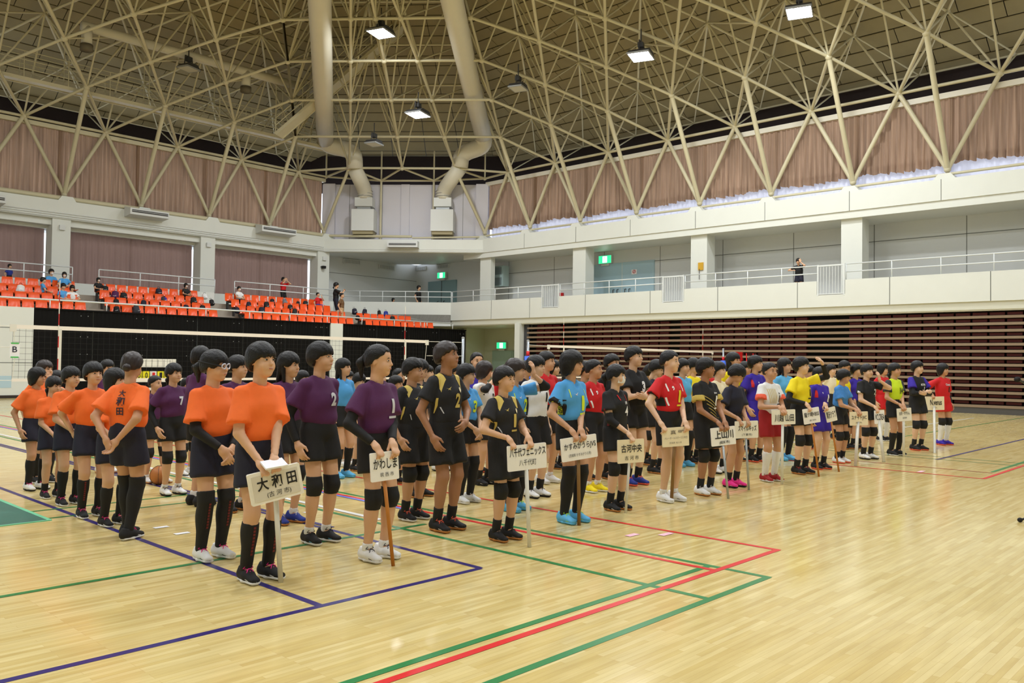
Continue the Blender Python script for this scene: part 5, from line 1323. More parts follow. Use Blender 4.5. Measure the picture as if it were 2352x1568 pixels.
# purple column
place(860, 1283, 790, dict(PU, hair='pony', head=(.42, .02, 0), sleeves={-1: 'full', 1: 'full'}, shoe=('white', 'white', 'navy', 'navy'), seed=1, skin=0), 'girl in purple number 1 with a ponytail holding the かわしま board', 8, hold('s2', .28, .92), lambda b, f: d_purple(b, f, '1'))
place(727, 1244, 784, dict(PU, hair='short', head=(.38, -.02, 0), sleeves={-1: 'full'}, shoe=('black', 'white', 'black', 'aqua'), seed=2), 'girl in purple number 2 with short hair and black arm sleeve', 6, {1: dict(w=(.12, .1, .8))}, lambda b, f: d_purple(b, f, '2'))
place(655, 1200, 807, dict(PU, hair='long', head=(.35, .06, 0), shoe=('rblue', 'gum', 'white', 'white')), 'girl in purple number 3 with long hair', 6, BACK, lambda b, f: d_purple(b, f, '3'))
place(538, 1172, 815, dict(PU, hair='fringe', head=(.35, 0, 0), shoe=('black', 'gum', 'black', 'white')), 'girl in purple between the goggled girl and the sign holder', 8, None, q=1)
place(452, 1160, 794, dict(PU, hair='lowpony', head=(.5, 0, 0), shoe=('black', 'black', 'black', 'bgreen')), 'girl in purple with a low ponytail turned away behind the goggled girl', 95, FRONT)
place(392, 1135, 833, dict(PU, hair='lowpony', head=(.15, .02, 0), sleeves={-1: 'full', 1: 'full'}, shoe=('white', 'black', 'navy', 'dkred'), seed=4), 'girl in purple number 7 smiling, with a low ponytail', 4, {-1: dict(w=(-.20, -.04, .76)), 1: dict(w=(.19, -.02, .76))}, lambda b, f: d_purple(b, f, '7'))
place(350, 1108, 861, dict(PU, hair='crop', head=(.3, 0, 0), feet={-1: (-.07, .05), 1: (.10, -.12)}), 'small boy in purple behind the girl with the bun', 12, BACK, lambda b, f: num(b, f, '8', 'silver', .1, .045, 1.07), q=0)
place(240, 1085, 825, dict(PU, hair='fringe', head=(.1, 0, 0)), 'smiling girl in purple standing behind the orange column', 2, None, q=0)
place(425, 1090, 866, dict(PU, shirt=CL['black'], hair='crop', head=(.5, .1, 0), shoe=('white', 'black', 'black')), 'small boy in black behind the girl in purple number 7', 20, FRONT, q=0)
# black and gold column
place(1152, 1238, 840, dict(BG, hair='boy', head=(.15, 0, 0), pads=True, shoe=('black', 'gum', 'black', 'grey'), seed=0), 'smallest boy in black and gold number 1 holding the 八千代フェニックス board', 5, hold('s3', .12, .62), lambda b, f: d_blackgold(b, f, '1'))
place(1018, 1216, 783, dict(BG, hair='boy', head=(.28, -.14, 0), jaw=1, sock='mid', skin=2, seed=1, shoe=('black', 'gum', 'coral', 'white'), hairm=M_hairb), 'tall boy in black and gold number 2 looking up', 5, SIDE1, lambda b, f: d_blackgold(b, f, '2'))
place(942, 1192, 821, dict(BG, hair='boy', head=(.35, .05, 0), girth=1.1, pads=True, skin=1, seed=2, shoe=('black', 'white', 'coral', 'white')), 'sturdy boy in black and gold number 3', 8, {-1: dict(w=(-.2, -.04, .76)), 1: dict(w=(.1, -.17, .8))}, lambda b, f: d_blackgold(b, f, '3'))
# pale blue column
place(1308, 1198, 804, dict(BL, hair='bob', head=(.35, 0, 0), glasses=True, jaw=1, skin=1, seed=0), 'girl in pale blue number 1 with glasses holding the かすみがうらJVS board', 6, hold('s4', .40, .66), lambda b, f: d_blue(b, f, '1'))
place(1178, 1172, 823, dict(BL, hair='short', hairm=M_hairb, head=(.4, .05, 0), sleeves={-1: 'full', 1: 'elbow'}, seed=1), 'girl in pale blue number 2 with one hand raised to her brow', 15, raise_l(.08, -.17, 1.34), lambda b, f: d_blue(b, f, '2'))
place(1066, 1153, 835, dict(BL, hair='mash', head=(.4, 0, 0), glasses=True, shoe=('white', 'white', 'white', 'grey'), seed=2), 'child in pale blue number 3 with glasses and hands clasped', 6, FRONT, lambda b, f: d_blue(b, f, '3'))
place(783, 1096, 822, dict(BL, hair='long', head=(.35, 0, 0), sock='long'), 'girl in pale blue with long hair behind purple number 2', 8, None, q=0)
# white column
WH = dict(shirt=CL['white'], shorts=CL['black'], shorts_len=.7, sock='mid', shoe=('white', 'black', 'black', 'black'), tuck=False, vneck=True)
def d_white(b, f, t):
    poly_side(b, f, 'side_stripe', [(-.045, 1.06), (-.02, 1.06), (-.015, .87), (-.035, .87)], CL['black']); num(b, f, t, 'black', .10, .06, 1.06, bar=False, bold=.04)
    poly_front(b, f, 'collar_trim', band((-.03, 1.185), (-.005, 1.155), .01), M_num['red']); poly_front(b, f, 'collar_trim', band((.03, 1.185), (.005, 1.155), .01), M_num['red'])
    spiral(b, f, -.045, 1.12, M_num['navy'], .014); poly_front(b, f, 'piping', band((-.105, 1.165), (-.098, 1.09), .014), M_num['black'])
place(1226, 1140, 816, dict(WH, hair='mash', head=(.3, .03, 0), girth=1.08, skin=3), 'boy in a white jersey beside the girl in pale blue number 1', 6, None, lambda b, f: d_white(b, f, '1'))
place(1108, 1112, 829, dict(WH, hair='bob', hairm=M_hairb, head=(.8, .15, 0), sleeves={-1: 'elbow'}, shoe=('black', 'black', 'black')), 'child in a white jersey bending the head with a fist raised', 10, raise_r(-.06, -.20, 1.28, 'fist'), lambda b, f: d_white(b, f, '2'))
# red columns
place(1534, 1150, 803, dict(RD, hair='crop', head=(.30, 0, 0), skin=3, jaw=1), 'boy in a red jersey number 1 holding the faded 真壁 board', 5, hold('s6', .05, .97), lambda b, f: d_red(b, f, '1'))
place(1360, 1128, 824, dict(RD, hair='crop', head=(.35, 0, 0), shoe=('yellow', 'white', 'yellow', 'navy'), skin=1), 'boy in a red jersey with yellow shoes behind the masked girl', 6, None, lambda b, f: d_red(b, f, None))
place(1251, 1108, 806, dict(RD, hair='boy', head=(.35, 0, 0)), 'boy in dark red behind the boy in the white jersey', 6, q=0)
# masked girl in black
def d_k4(b, f):
    poly_side(b, f, 'side_stripe', [(-.05, 1.05), (-.03, 1.05), (-.015, .87), (-.04, .87)], M_num['darkred']); poly_front(b, f, 'collar_trim', band((-.06, 1.185), (-.035, 1.13), .012), M_num['red']); poly_front(b, f, 'collar_trim', band((.06, 1.185), (.09, 1.12), .012), M_num['red'])
    num(b, f, '古河', 'white', .03, .045, 1.105, w=.05); num(b, f, '4', 'white', .10, .045, 1.02, bold=.02)
KB = dict(shirt=CL['black'], shorts=CL['black'], sock='mid', shoe=('black', 'gum', 'black', 'white'), tuck=False, vneck=True)
place(1411, 1170, 836, dict(KB, hair='ponyfringe', head=(.30, 0, 0), mask=True, pads=True, sleeves={-1: 'elbow', 1: 'elbow'}, skin=3), 'girl in black number 4 wearing a white face mask', 8, hold('s5', .52, None), lambda b, f: d_k4(b, f))
# black with yellow slashes
def d_bk(b, f):
    for i in range(5): poly_front(b, f, 'slash', band((-.12+.02*i, 1.06-.045*i+.03), (.10, .90-.03*i+.06), .006), M_num['gold'])
    num(b, f, 'Jisoux', 'white', .02, .055, 1.115, w=.07); num(b, f, '1', 'white', .11, .065, 1.03, bar=True, bold=.05)
BKY = dict(KB, shorts_len=.8, shorts_flare=.086, sleeve_over=(.62, 1.0), sleevem=CL['gold'], shoe=('white', 'gum', 'white', 'black'))
place(1618, 1135, 821, dict(BKY, hair='mash', head=(.32, 0, 0), skin=2, pads=True, loose=.97), 'boy in black with yellow slashes holding the 上山川 board', 6, hold('s7', .42, .70), lambda b, f: d_bk(b, f))
place(1452, 1112, 794, dict(KB, hair='boy', head=(.25, 0, 0), skin=3, jaw=1, shoe=('rblue', 'coral', 'coral', 'violet'), girth=1.05), 'tall boy in black number 3 behind the masked girl', 5, FOLD, lambda b, f: num(b, f, '3', 'white', .12, .045, 1.06, bold=.06))
# navy tee
place(1680, 1117, 836, dict(shirt=CL['navy'], shorts=CL['black'], shorts_len=.6, hair='mash', head=(.45, .55, 0), lean=.10, sock='mid', shoe=('pink', 'black', 'pink', 'white'), skin=1, flare=.08, sleeve=.72), 'child in a navy T-shirt looking down at the スマイルキッズ board', 12, hold('s8', .25, .62, lift=.03))
# white and orange boy
def d_wr(b, f):
    for i in range(6): poly_front(b, f, 'gold_stripe', band((-.10+.02*i, 1.165), (-.085+.02*i, .98), .006), M_num['gold'])
    num(b, f, '1', 'black', .085, .075, 1.04, bar=True, w=.02); poly_front(b, f, 'chest_mark', band((.055, 1.115), (.08, 1.10), .012), M_num['black'])
place(1766, 1104, 831, dict(shirt=CL['white'], shorts=CL['dkred'], shorts_len=.66, hair='crop', head=(-.05, 0, 0), sock='long', sockm=CL['white'], shoe=('dkred', 'white', 'dkred', 'white'), tuck=False, sleeve_over=(.62, 1.0), sleevem=CL['coral'], skin=1, jaw=1), 'boy in a white jersey with orange cuffs and red shorts holding the 川越山田 board', 2, hold('s9', .45, .60, lift=.03), lambda b, f: d_wr(b, f))
# yellow
def d_y(b, f): num(b, f, '一文字', 'black', .035, .05, 1.12, w=.05); num(b, f, '1', 'black', .09, .05, 1.04, bar=True)
YE = dict(shirt=CL['yellow'], shorts=CL['black'], shorts_len=.5, pads=True, sock='mid', shoe=('black', 'gum', 'dkred', 'grey'))
place(1838, 1087, 819, dict(YE, hair='short', head=(.30, 0, 0), sleeves={-1: 'full', 1: 'full'}, skin=3), 'girl in yellow number 1 shading her eyes with a raised hand', 8, {**arms_of(hold('s10', .42, None), ground(1838, 1087, 819)[0], R(8+turn_of(1838)), ground(1838, 1087, 819)[1]), **raise_l(.17, -.20, 1.42, 'relaxed', (-.75, -.2, .5), (-.1, .6, -.6))}, lambda b, f: d_y(b, f))
# violet
def d_v(b, f, t='1'):
    poly_front(b, f, 'shoulder_stripe', band((-.12, 1.155), (-.126, 1.05), .03), M_num['red']); spiral(b, f, -.04, 1.115, M_num['white'], .012)
    if t: num(b, f, t, 'white', .11, .07, 1.04, w=.035)
VI = dict(shirt=CL['violet'], shorts=CL['violet'], shorts_len=.68, shorts_flare=.10, sock='mid', shoe=('black', 'coral', 'black', 'white'), tuck=False)
place(1881, 1076, 842, dict(VI, hair='boy', head=(.2, .05, 0), skin=3), 'small boy in violet number 1 holding the 関沢クラブ board', 4, hold('s11', None, .3), lambda b, f: d_v(b, f))
place(1733, 1059, 816, dict(VI, hair='mash', head=(.35, -.05, 0)), 'tall boy in violet behind the boy with orange cuffs', 5, SIDE1, lambda b, f: d_v(b, f, None))
# blue tie-dye, black girl, lime girl, violet-black, red
place(1927, 1062, 847, dict(shirt=cloth('blue_tie', (0.25, 0.52, 0.80), noise=.3), shorts=CL['black'], hair='mash', head=(.4, .05, 0), lean=.12, pads=True, sock='mid', shoe=('white', 'coral', 'white', 'coral'), skin=1), 'child in mottled blue leaning on the ユナイトJVC board', 18, hold('s12', .45, .62, lift=.03))
place(1990, 1053, 835, dict(KB, hair='fringe', head=(-.05, .02, 0), pads=True, shoe=('white', 'black', 'black', 'black'), girth=1.05, skin=3), 'girl in black with a white side flash holding the VC.CREA board', 5, {**arms_of(hold('s13', .3, None), ground(1990, 1053, 835)[0], R(5+turn_of(1990)), ground(1990, 1053, 835)[1]), **raise_l(.10, -.16, 1.24)}, lambda b, f: (poly_side(b, f, 'side_flash', [(-.07, 1.06), (-.03, 1.08), (-.02, .95), (-.04, .93)], M_num['white']), num(b, f, '2', 'white', .09, .06, 1.06)))
place(2054, 1045, 833, dict(shirt=CL['lime'], shorts=CL['black'], hair='lowpony', head=(.12, 0, 0), sock='long', pads=False, shoe=('black', 'white', 'black', 'white'), sleeve_over=(.0, 1.0), sleevem=CL['charcoal'], skin=1), 'girl in lime with charcoal sleeves, number 14', 5, hold('s14', .40, .62), lambda b, f: num(b, f, '14', 'black', .10, .03, 1.05, w=.075))
place(2106, 1033, 828, dict(shirt=CL['black'], shorts=CL['black'], hair='short', head=(.15, 0, 0), pads=True, sock='mid', shoe=('black', 'coral', 'bgreen', 'coral'), sleeve_over=(.0, 1.0), sleevem=CL['violet'], sleeves={-1: 'full', 1: 'full'}, skin=3), 'girl in black and violet number 1 next to the girl in red', 4, FOLD, lambda b, f: (num(b, f, 'ALTONE', 'white', .035, .02, 1.10, w=.11), num(b, f, '1', 'white', .07, .045, 1.03)))
place(2165, 1021, 834, dict(shirt=CL['red'], shorts=CL['red'], hair='bob', head=(.2, 0, 0), pads=True, sock='long', sockm=CL['white'], shoe=('violet', 'coral', 'violet', 'coral'), sleeves={-1: 'full', 1: 'full'}, skin=1, sleeve=.8), 'girl in red number 1 holding the N.venus board', 4, hold('s15', .42, None), lambda b, f: (num(b, f, 'Chemin', 'silver', .04, .02, 1.11, w=.12), num(b, f, '1', 'black', .10, .045, 1.02)))
place(2027, 1012, 834, dict(shirt=CL['red'], shorts=CL['red'], hair='bob', head=(.25, 0, 0), pads=True, sock='long', sockm=CL['white']), 'girl in red behind the girl in lime', 5, q=0)
# second and later rows, partly hidden
back = [
 # fx, fy, top, shirt, hair, label
 (1965, 1030, 835, 'violet', 'mash', 'player in violet between the mottled blue child and the girl in black', KB),
 (1938, 1030, 827, 'yellow', 'crop', 'boy in yellow and white with glasses behind the mottled blue child', YE),
 (1908, 1006, 836, 'cream', 'short', 'player in cream behind the boy in yellow and white', YE),
 (1800, 1056, 821, 'aqua', 'long', 'girl in pale blue with long hair behind the girl shading her eyes', BL),
 (1855, 1030, 838, 'violet', 'short', 'player in violet hidden behind the raised arm', VI),
 (1682, 1058, 808, 'yellow', 'long', 'smiling girl in yellow behind the child in the navy T-shirt', YE),
 (1648, 1085, 830, 'cream', 'mash', 'player in cream and gold looking down beside the boy with yellow slashes', WH),
 (1590, 1062, 822, 'yellow', 'short', 'player in yellow with black arm sleeves behind the boy with yellow slashes', YE),
 (1566, 1070, 823, 'aqua', 'short', 'player in pale blue tilting the head behind the boy in red', BL),
 (1490, 1066, 828, 'yellow', 'mash', 'player in yellow bending forward behind tall number 3', YE),
 (1505, 1085, 826, 'navy', 'mash', 'player in navy and white beside the boy in red number 1', KB),
 (1402, 1098, 812, 'black', 'boy', 'boy in black behind the boy with yellow shoes', KB),
 (1340, 1100, 829, 'black', 'mash', 'player in black looking down behind the girl with glasses', KB),
 (1278, 1075, 848, 'charcoal', 'short', 'player in charcoal bending behind the girl with glasses', KB),
 (1268, 1060, 826, 'maroon', 'bob', 'girl in maroon between the white jersey and the glasses', RD),
 (1206, 1068, 828, 'navy', 'mash', 'child in navy looking up behind the raised hand', RD),
 (1090, 1085, 808, 'violet', 'swept', 'girl with a bare forehead facing the camera behind pale blue number 3', VI),
 (1010, 1080, 838, 'white', 'swept', 'girl in white behind tall number 2', WH),
 (978, 1062, 838, 'black', 'mash', 'player in black behind sturdy number 3', KB),
 (958, 1140, 824, 'black', 'boy', 'boy in black directly behind sturdy number 3', KB),
 (912, 1085, 845, 'aqua', 'bun', 'girl with a top knot behind purple number 1', BL),
 (905, 1110, 862, 'black', 'mash', 'small child in black beside purple number 1', KB),
 (820, 1080, 856, 'black', 'short', 'child in black behind the ponytail of purple number 1', KB),
 (795, 1070, 850, 'navy', 'short', 'child in navy behind the girl with long hair in pale blue', RD),
 (690, 1090, 850, 'aqua', 'short', 'child in pale blue between purple numbers 2 and 3', BL),
 (1420, 1060, 842, 'yellow', 'short', 'child in yellow behind the masked girl', YE),
 (1470, 1050, 830, 'black', 'bob', 'girl in black behind the player bending in yellow', KB),
 (1625, 1050, 826, 'red', 'boy', 'boy in red far behind the boy with yellow slashes', RD),
 (1755, 1030, 834, 'red', 'boy', 'boy in red behind tall violet', RD),
 (1710, 1035, 830, 'black', 'mash', 'boy in black behind the smiling girl in yellow', KB),
 (870, 1060, 850, 'white', 'boy', 'boy in white far behind purple number 1', WH),
 (1130, 1062, 832, 'red', 'short', 'player in red behind the bent white jersey', RD),
 (1045, 1062, 836, 'yellow', 'boy', 'boy in yellow far behind tall number 2', YE),
]
for i, (fx, fy, tp, sh_, hr_, lab, base) in enumerate(back):
    sp = dict(base, shirt=CL[sh_], hair=hr_, seed=i % 3, skin=(0, 1, 3, 0)[i % 4]); sp.pop('sleeve_over', None)
    pose = i % 3
    sp['head'] = ((.35, .0, 0), (.3, .35, 0), (.2, -.02, 0))[pose]
    if 'bending' in lab or 'bent' in lab: sp['lean'] = .35; sp['head'] = (.4, .5, 0)
    if 'facing the camera' in lab: sp['head'] = (-.6, 0, 0)
    place(fx, fy, tp, sp, lab, (6, 14, 3)[pose], (None, FRONT, BACK)[pose], q=0)
# ---------------------------------------------------------------- volleyball nets
YN = 16.1
M_band = mat('net_band', (0.95, 0.92, 0.88), .6); M_cord = mat('net_cord', (0.12, 0.12, 0.12), .8); M_rope = mat('net_rope', (0.88, 0.87, 0.83), .7)
def net(x0, x1, a0, a1, p0, p1, lab, full=True):
    e = empty('volleyball_net', ((x0+x1)/2, YN, 0)); tag(e, lab, 'net'); xc = (x0+x1)/2
    q_ = lambda x: x-xc
    ZT, ZB = 1.96, 0.98
    MB().box(q_(x0), q_(x1), -.006, .006, ZT-.07, ZT).build('top_band', M_band, e)
    MB().box(q_(x0), q_(x1), -.005, .005, ZB, ZB+.05).build('bottom_band', M_band, e)
    for a in (a0, a1):
        MB().box(q_(a)-.025, q_(a)+.025, -.008, .008, ZB, ZT-.05).build('side_band', M_rope, e)
        an = empty('antenna', (0, 0, 0), 0, e)
        for i in range(9):
            MB().tube([(q_(a)-.03, -.012, ZB+.2*i-.0), (q_(a)-.03, -.012, ZB+.2*(i+1))], .008, 6).build('antenna_rod', mat('antenna_red', (0.75, 0.10, 0.10), .5) if i % 2 else M_rope, an)
    m = MB()
    for i in range(int((x1-x0)/.1)+1):
        x = q_(x0)+.1*i; m.add([(x-.002, 0, ZB), (x+.002, 0, ZB), (x+.002, 0, ZT-.06), (x-.002, 0, ZT-.06)], [(0,1,2,3)])
    for i in range(9):
        z = ZB+.1*(i+1)-.02; m.add([(q_(x0), 0, z-.002), (q_(x1), 0, z-.002), (q_(x1), 0, z+.002), (q_(x0), 0, z+.002)], [(0,1,2,3)])
    o = m.build('netting', M_cord, e, fixn=False); o['kind'] = 'stuff'
    for (xa, xp) in ((x0, p0), (x1, p1)):
        MB().tube([(q_(xa), 0, ZB), (q_(xa)+(.05 if xa == x0 else -.05), 0, (ZT+ZB)/2), (q_(xa), 0, ZT)], .006, 5).build('side_rope', M_rope, e)
        for z in (ZT-.03, (ZT+ZB)/2+.1, ZB+.02): MB().tube([(q_(xa), 0, z), (q_(xp), 0, z+.01)], .006, 5).build('tension_rope', M_rope, e)
        MB().box(q_(xa)-.05, q_(xa)+.05, -.012, .012, ZT-.12, ZT+.005).build('net_tab', M_rope, e)
    return e
n1 = net(4.55, 13.9, 5.3, 13.2, 3.35, 15.15, 'volleyball net stretched in front of the black partition')
n2 = net(18.6, 28.0, 19.3, 27.3, 17.7, 28.8, 'volleyball net stretched in front of the folded bleachers')
M_post = mat('post_metal', (0.60, 0.62, 0.64), .3, metal=.6)
def post(x, lab, pad):
    e = empty('net_post', (x, YN, 0)); tag(e, lab, 'net post')
    MB().tube([(0, 0, 0), (0, 0, 2.05)], .04, 12).build('post_tube', M_post, e, True); MB().ell((0, 0, 2.06), (.045, .045, .03)).build('cap', M_grey, e, True)
    MB().tube([(0, 0, 0), (0, 0, .03)], .13, 14).build('base_plate', M_post, e, True)
    if pad: MB().tube([(0, 0, .15), (0, 0, 1.62)], .10, 14).build('blue_padding', mat('pad_blue', (0.25, 0.42, 0.85), .6), e, True); MB().tube([(0, 0, 1.62), (0, 0, 1.76)], .048, 12).build('red_collar', mat('collar_red', (0.80, 0.10, 0.12), .5), e, True)
post(15.15, 'plain metal net post by the black partition', False); post(3.35, 'plain metal net post at the far left end of the net', False)
post(17.7, 'net post with blue padding and red collar at the near end', True); post(28.8, 'net post with blue padding beside the red umpire chair', True)
# court letter card on the net
c = at_y(34, 802, YN-.02)
o = MB().box(c[0]-.075, c[0]+.075, YN-.02, YN-.015, c[2]-.13, c[2]+.10).build('court_card', mat('card_white', (0.93, 0.93, 0.95), .6)); tag(o, 'white card with the letter B taped to the net', 'card')
me = fit_text('B', .075, .10, .01)
for v in me.vertices: v.co = (c[0]+v.co.x, YN-.024, c[2]+v.co.y)
me.materials.append(M_num['navy']); t_ = bpy.data.objects.new('letter', me); COL.objects.link(t_); t_.parent = o
for z in (c[2]+.105, c[2]-.135): MB().box(c[0]-.06, c[0]+.06, YN-.024, YN-.014, z-.012, z+.012).build('green_tape', mat('tape_green', (0.30, 0.72, 0.35), .6), o)

# ---------------------------------------------------------------- scorer's table with flip scoreboard, umpire chair, ball
ys_ = 17.9; sx = at_y(305, 860, ys_)[0]; sx2 = at_y(402, 860, ys_)[0]
e = empty('score_stand', ((sx+sx2)/2, ys_, 0)); tag(e, 'rolling score stand with yellow and white flip numbers', 'scoreboard'); hw = (sx2-sx)/2
zc_ = lambda py: at_y(355, py, ys_)[2]
MB().box(-hw, hw, -.02, .02, zc_(843), zc_(824)).build('score_sheet', mat('sheet_white', (0.90, 0.90, 0.88), .6), e)
for i in range(7): MB().box(-hw+2*hw*i/7-.003, -hw+2*hw*i/7+.003, -.024, -.019, zc_(842), zc_(826)).build('sheet_line', M_dkgrey, e)
MB().box(-hw, hw, -.03, .03, zc_(877), zc_(871)).build('shelf', M_rope, e); MB().box(-hw, hw, -.03, .03, zc_(896), zc_(890)).build('shelf', M_rope, e)
for s in (-1, 1): MB().box(s*hw-.015, s*hw+.015, -.015, .015, 0.0, zc_(824)).build('leg', M_grey, e); MB().box(s*hw-.02, s*hw+.02, -.28, .28, 0.0, .05).build('foot', M_grey, e)
for i, (t, w_) in enumerate((('0', 0), ('0', 0), ('1', 1), ('1', 0), ('0', 0))):
    x = -hw+.12+i*.155; f = MB().box(x-.06, x+.06, -.025, .025, zc_(871), zc_(852)).build('flip_card', mat('card_w', (0.9, 0.9, 0.9), .5) if w_ else mat('card_y', (0.90, 0.86, 0.10), .5), e)
    me = fit_text(t, .06, .12, .01)
    for v in me.vertices: v.co = (x+v.co.x, -.028, (zc_(871)+zc_(852))/2+v.co.y)
    me.materials.append(M_num['red'] if w_ else M_num['black']); t_ = bpy.data.objects.new('digit', me); COL.objects.link(t_); t_.parent = f
c = at_x(1708, 838, 28.55); YU = c[1]
e = empty('umpire_chair', (28.55, YU, 0)); tag(e, 'tall red umpire chair behind the players in yellow', 'chair'); zt = at_x(1695, 808, 28.55)[2]
Mred = MATS['collar_red']
MB().box(-.28, .22, .16, .22, zt-.32, zt).build('backrest', Mred, e); MB().box(-.26, .24, -.22, .2, zt-.62, zt-.56).build('seat', Mred, e)
for sx_ in (-.26, .26):
    for sy_ in (-.24, .24): MB().tube([(sx_*1.3, sy_*1.6, 0), (sx_, sy_, zt-.05)], .02, 6).build('leg', Mred, e)
for z in (.35, .7, 1.05): MB().tube([(-.3, -.34+z*.05, z), (.3, -.34+z*.05, z)], .016, 6).build('rung', Mred, e)
for sx_ in (-.27, .27): MB().tube([(sx_, -.24, zt-.38), (sx_, .2, zt-.38)], .018, 6).build('armrest', Mred, e)
p = at_z(388, 1118); o = MB().ell((p[0], p[1]+.25, .105), (.105, .105, .105), 18, 12).build('volleyball', mat('ball_tan', (0.72, 0.45, 0.22), .5), None, True); tag(o, 'brown ball on the floor behind the feet of purple number 7', 'ball')
for i in range(3): MB().tube([(p[0]+.106*math.cos(t)*math.cos(i*1.05), p[1]+.25+.106*math.cos(t)*math.sin(i*1.05), .105+.106*math.sin(t)) for t in np.linspace(0, 6.283, 24, endpoint=False)], .0025, 4, closed=True).build('seam', M_dkgrey, o)
# folded paper in the first sign holder's hand
P0 = SIGNS['s1'](.47)
o = MB().obox(P0+np.array([0, -.03, .035]), (.95, -.1, .1), (.1, .9, .35), (-.12, -.35, .93), .075, .05, .006).build('folded_paper', mat('paper_white', (0.95, 0.95, 0.97), .6)); tag(o, 'folded white paper held above the framed 大和田 board', 'paper')
# microphone stand at the edge
p = at_z(2343, 1199)-np.array([.34*math.cos(R(120)), .34*math.sin(R(120)), 0]); e = empty('microphone_stand', tuple(p)); tag(e, 'black microphone stand on the open floor', 'microphone')
mt = at_y(2338, 871, p[1])
for a in (120, 240, 0): MB().tube([(0, 0, .16), (.34*math.cos(R(a)), .34*math.sin(R(a)), .02)], .011, 8).build('leg', M_dkgrey, e, True); MB().ell((.34*math.cos(R(a)), .34*math.sin(R(a)), .022), (.024, .024, .022)).build('rubber_foot', CL['black'], e, True)
MB().tube([(0, 0, .1), (0, 0, 1.1)], .011, 8).build('shaft', M_dkgrey, e, True)
mm = np.array([mt[0]-p[0], 0, mt[2]]); MB().tube([(0, 0, 1.1), mm*.8+np.array([.05, 0, .27])*.8, mm], .009, 8).build('boom', M_dkgrey, e, True); MB().tube([mm, mm+np.array([-.03, 0, .0])], .022, 10).build('microphone', CL['black'], e, True)

# ---------------------------------------------------------------- orange stadium seats
def seat_mesh():
    m = MB(); n = 7; V = []; prof = [(-.20, .02), (-.19, .0), (-.05, -.02), (.10, -.02), (.16, .02), (.19, .12), (.215, .26), (.22, .34), (.215, .37)]
    for (y, z) in prof:
        for i in range(n):
            x = -.19+.38*i/(n-1); cup = (abs(x)/.19)**2.5; taper = 1-.10*max(0, (z-.2)/.17)
            V.append((x*taper, y-(.03*cup if z > .05 else 0), z+(.035*cup if z < .05 else 0)))
    F = [(r_*n+i, r_*n+i+1, (r_+1)*n+i+1, (r_+1)*n+i) for r_ in range(len(prof)-1) for i in range(n-1)]
    k = len(V); V2 = [(x, y+.012, z-.012) for x, y, z in V]
    F += [(k+b, k+a, k+d, k+c_) for (a, b, c_, d) in [(f[0], f[1], f[2], f[3]) for f in F]]
    m.add(V+V2, F); return m.mesh('shell', True, False)
SEAT = seat_mesh(); SEAT.materials.append(M_orange)
BRK = MB().prism([(-.16, -.42), (-.12, -.42), (-.12, -.07), (.12, -.07), (.12, -.42), (.16, -.42), (.16, -.02), (-.16, -.02)], 1, -.05, .12).mesh('bracket'); BRK.materials.append(M_dkgrey)
seat_pos = []
for row in range(4):
    y = 32.1+.8*row; zf = steps[row][1]
    spans = [(7.2, 11.45+.12*row), (12.3+.1*row, 16.75+.15*row), (17.75+.12*row, 23.35)] + ([(24.0, 28.2)] if row == 0 else [(24.05, 27.5)] if row == 1 else [])
    for si, (a, b_) in enumerate(spans):
        x = a+.21
        while x < b_-.1:
            px, py, _ = proj((x, y, zf+.6))
            if px > -90: seat_pos.append((x, y, zf+.42, row, si))
            x += .43
rown = ['front row', 'second row', 'third row', 'top row']; blk = ['by the family in blue', 'between the two aisles', 'below the woman in red', 'next to the corner']
ORD = 'first second third fourth fifth sixth seventh eighth ninth tenth eleventh twelfth thirteenth fourteenth'.split()
AIS = ['the aisle', "the family's aisle", 'the middle aisle', "the phone woman's aisle"]
def nth(x, row, si):
    xs = sorted(p[0] for p in seat_pos if p[3] == row and p[4] == si)
    if si == 0: xs = xs[::-1]
    return ORD[min(xs.index(x), 13)]
for (x, y, z, row, si) in seat_pos:
    o = bpy.data.objects.new('stadium_seat', SEAT); COL.objects.link(o); o.location = (x, y, z)
    tag(o, 'orange seat, %s %s, %s from %s' % (rown[row], blk[si], nth(x, row, si), AIS[si]), 'seat', 'orange seats, %s of the block %s' % (rown[row], blk[si]))
    b = bpy.data.objects.new('bracket', BRK); COL.objects.link(b); b.parent = o
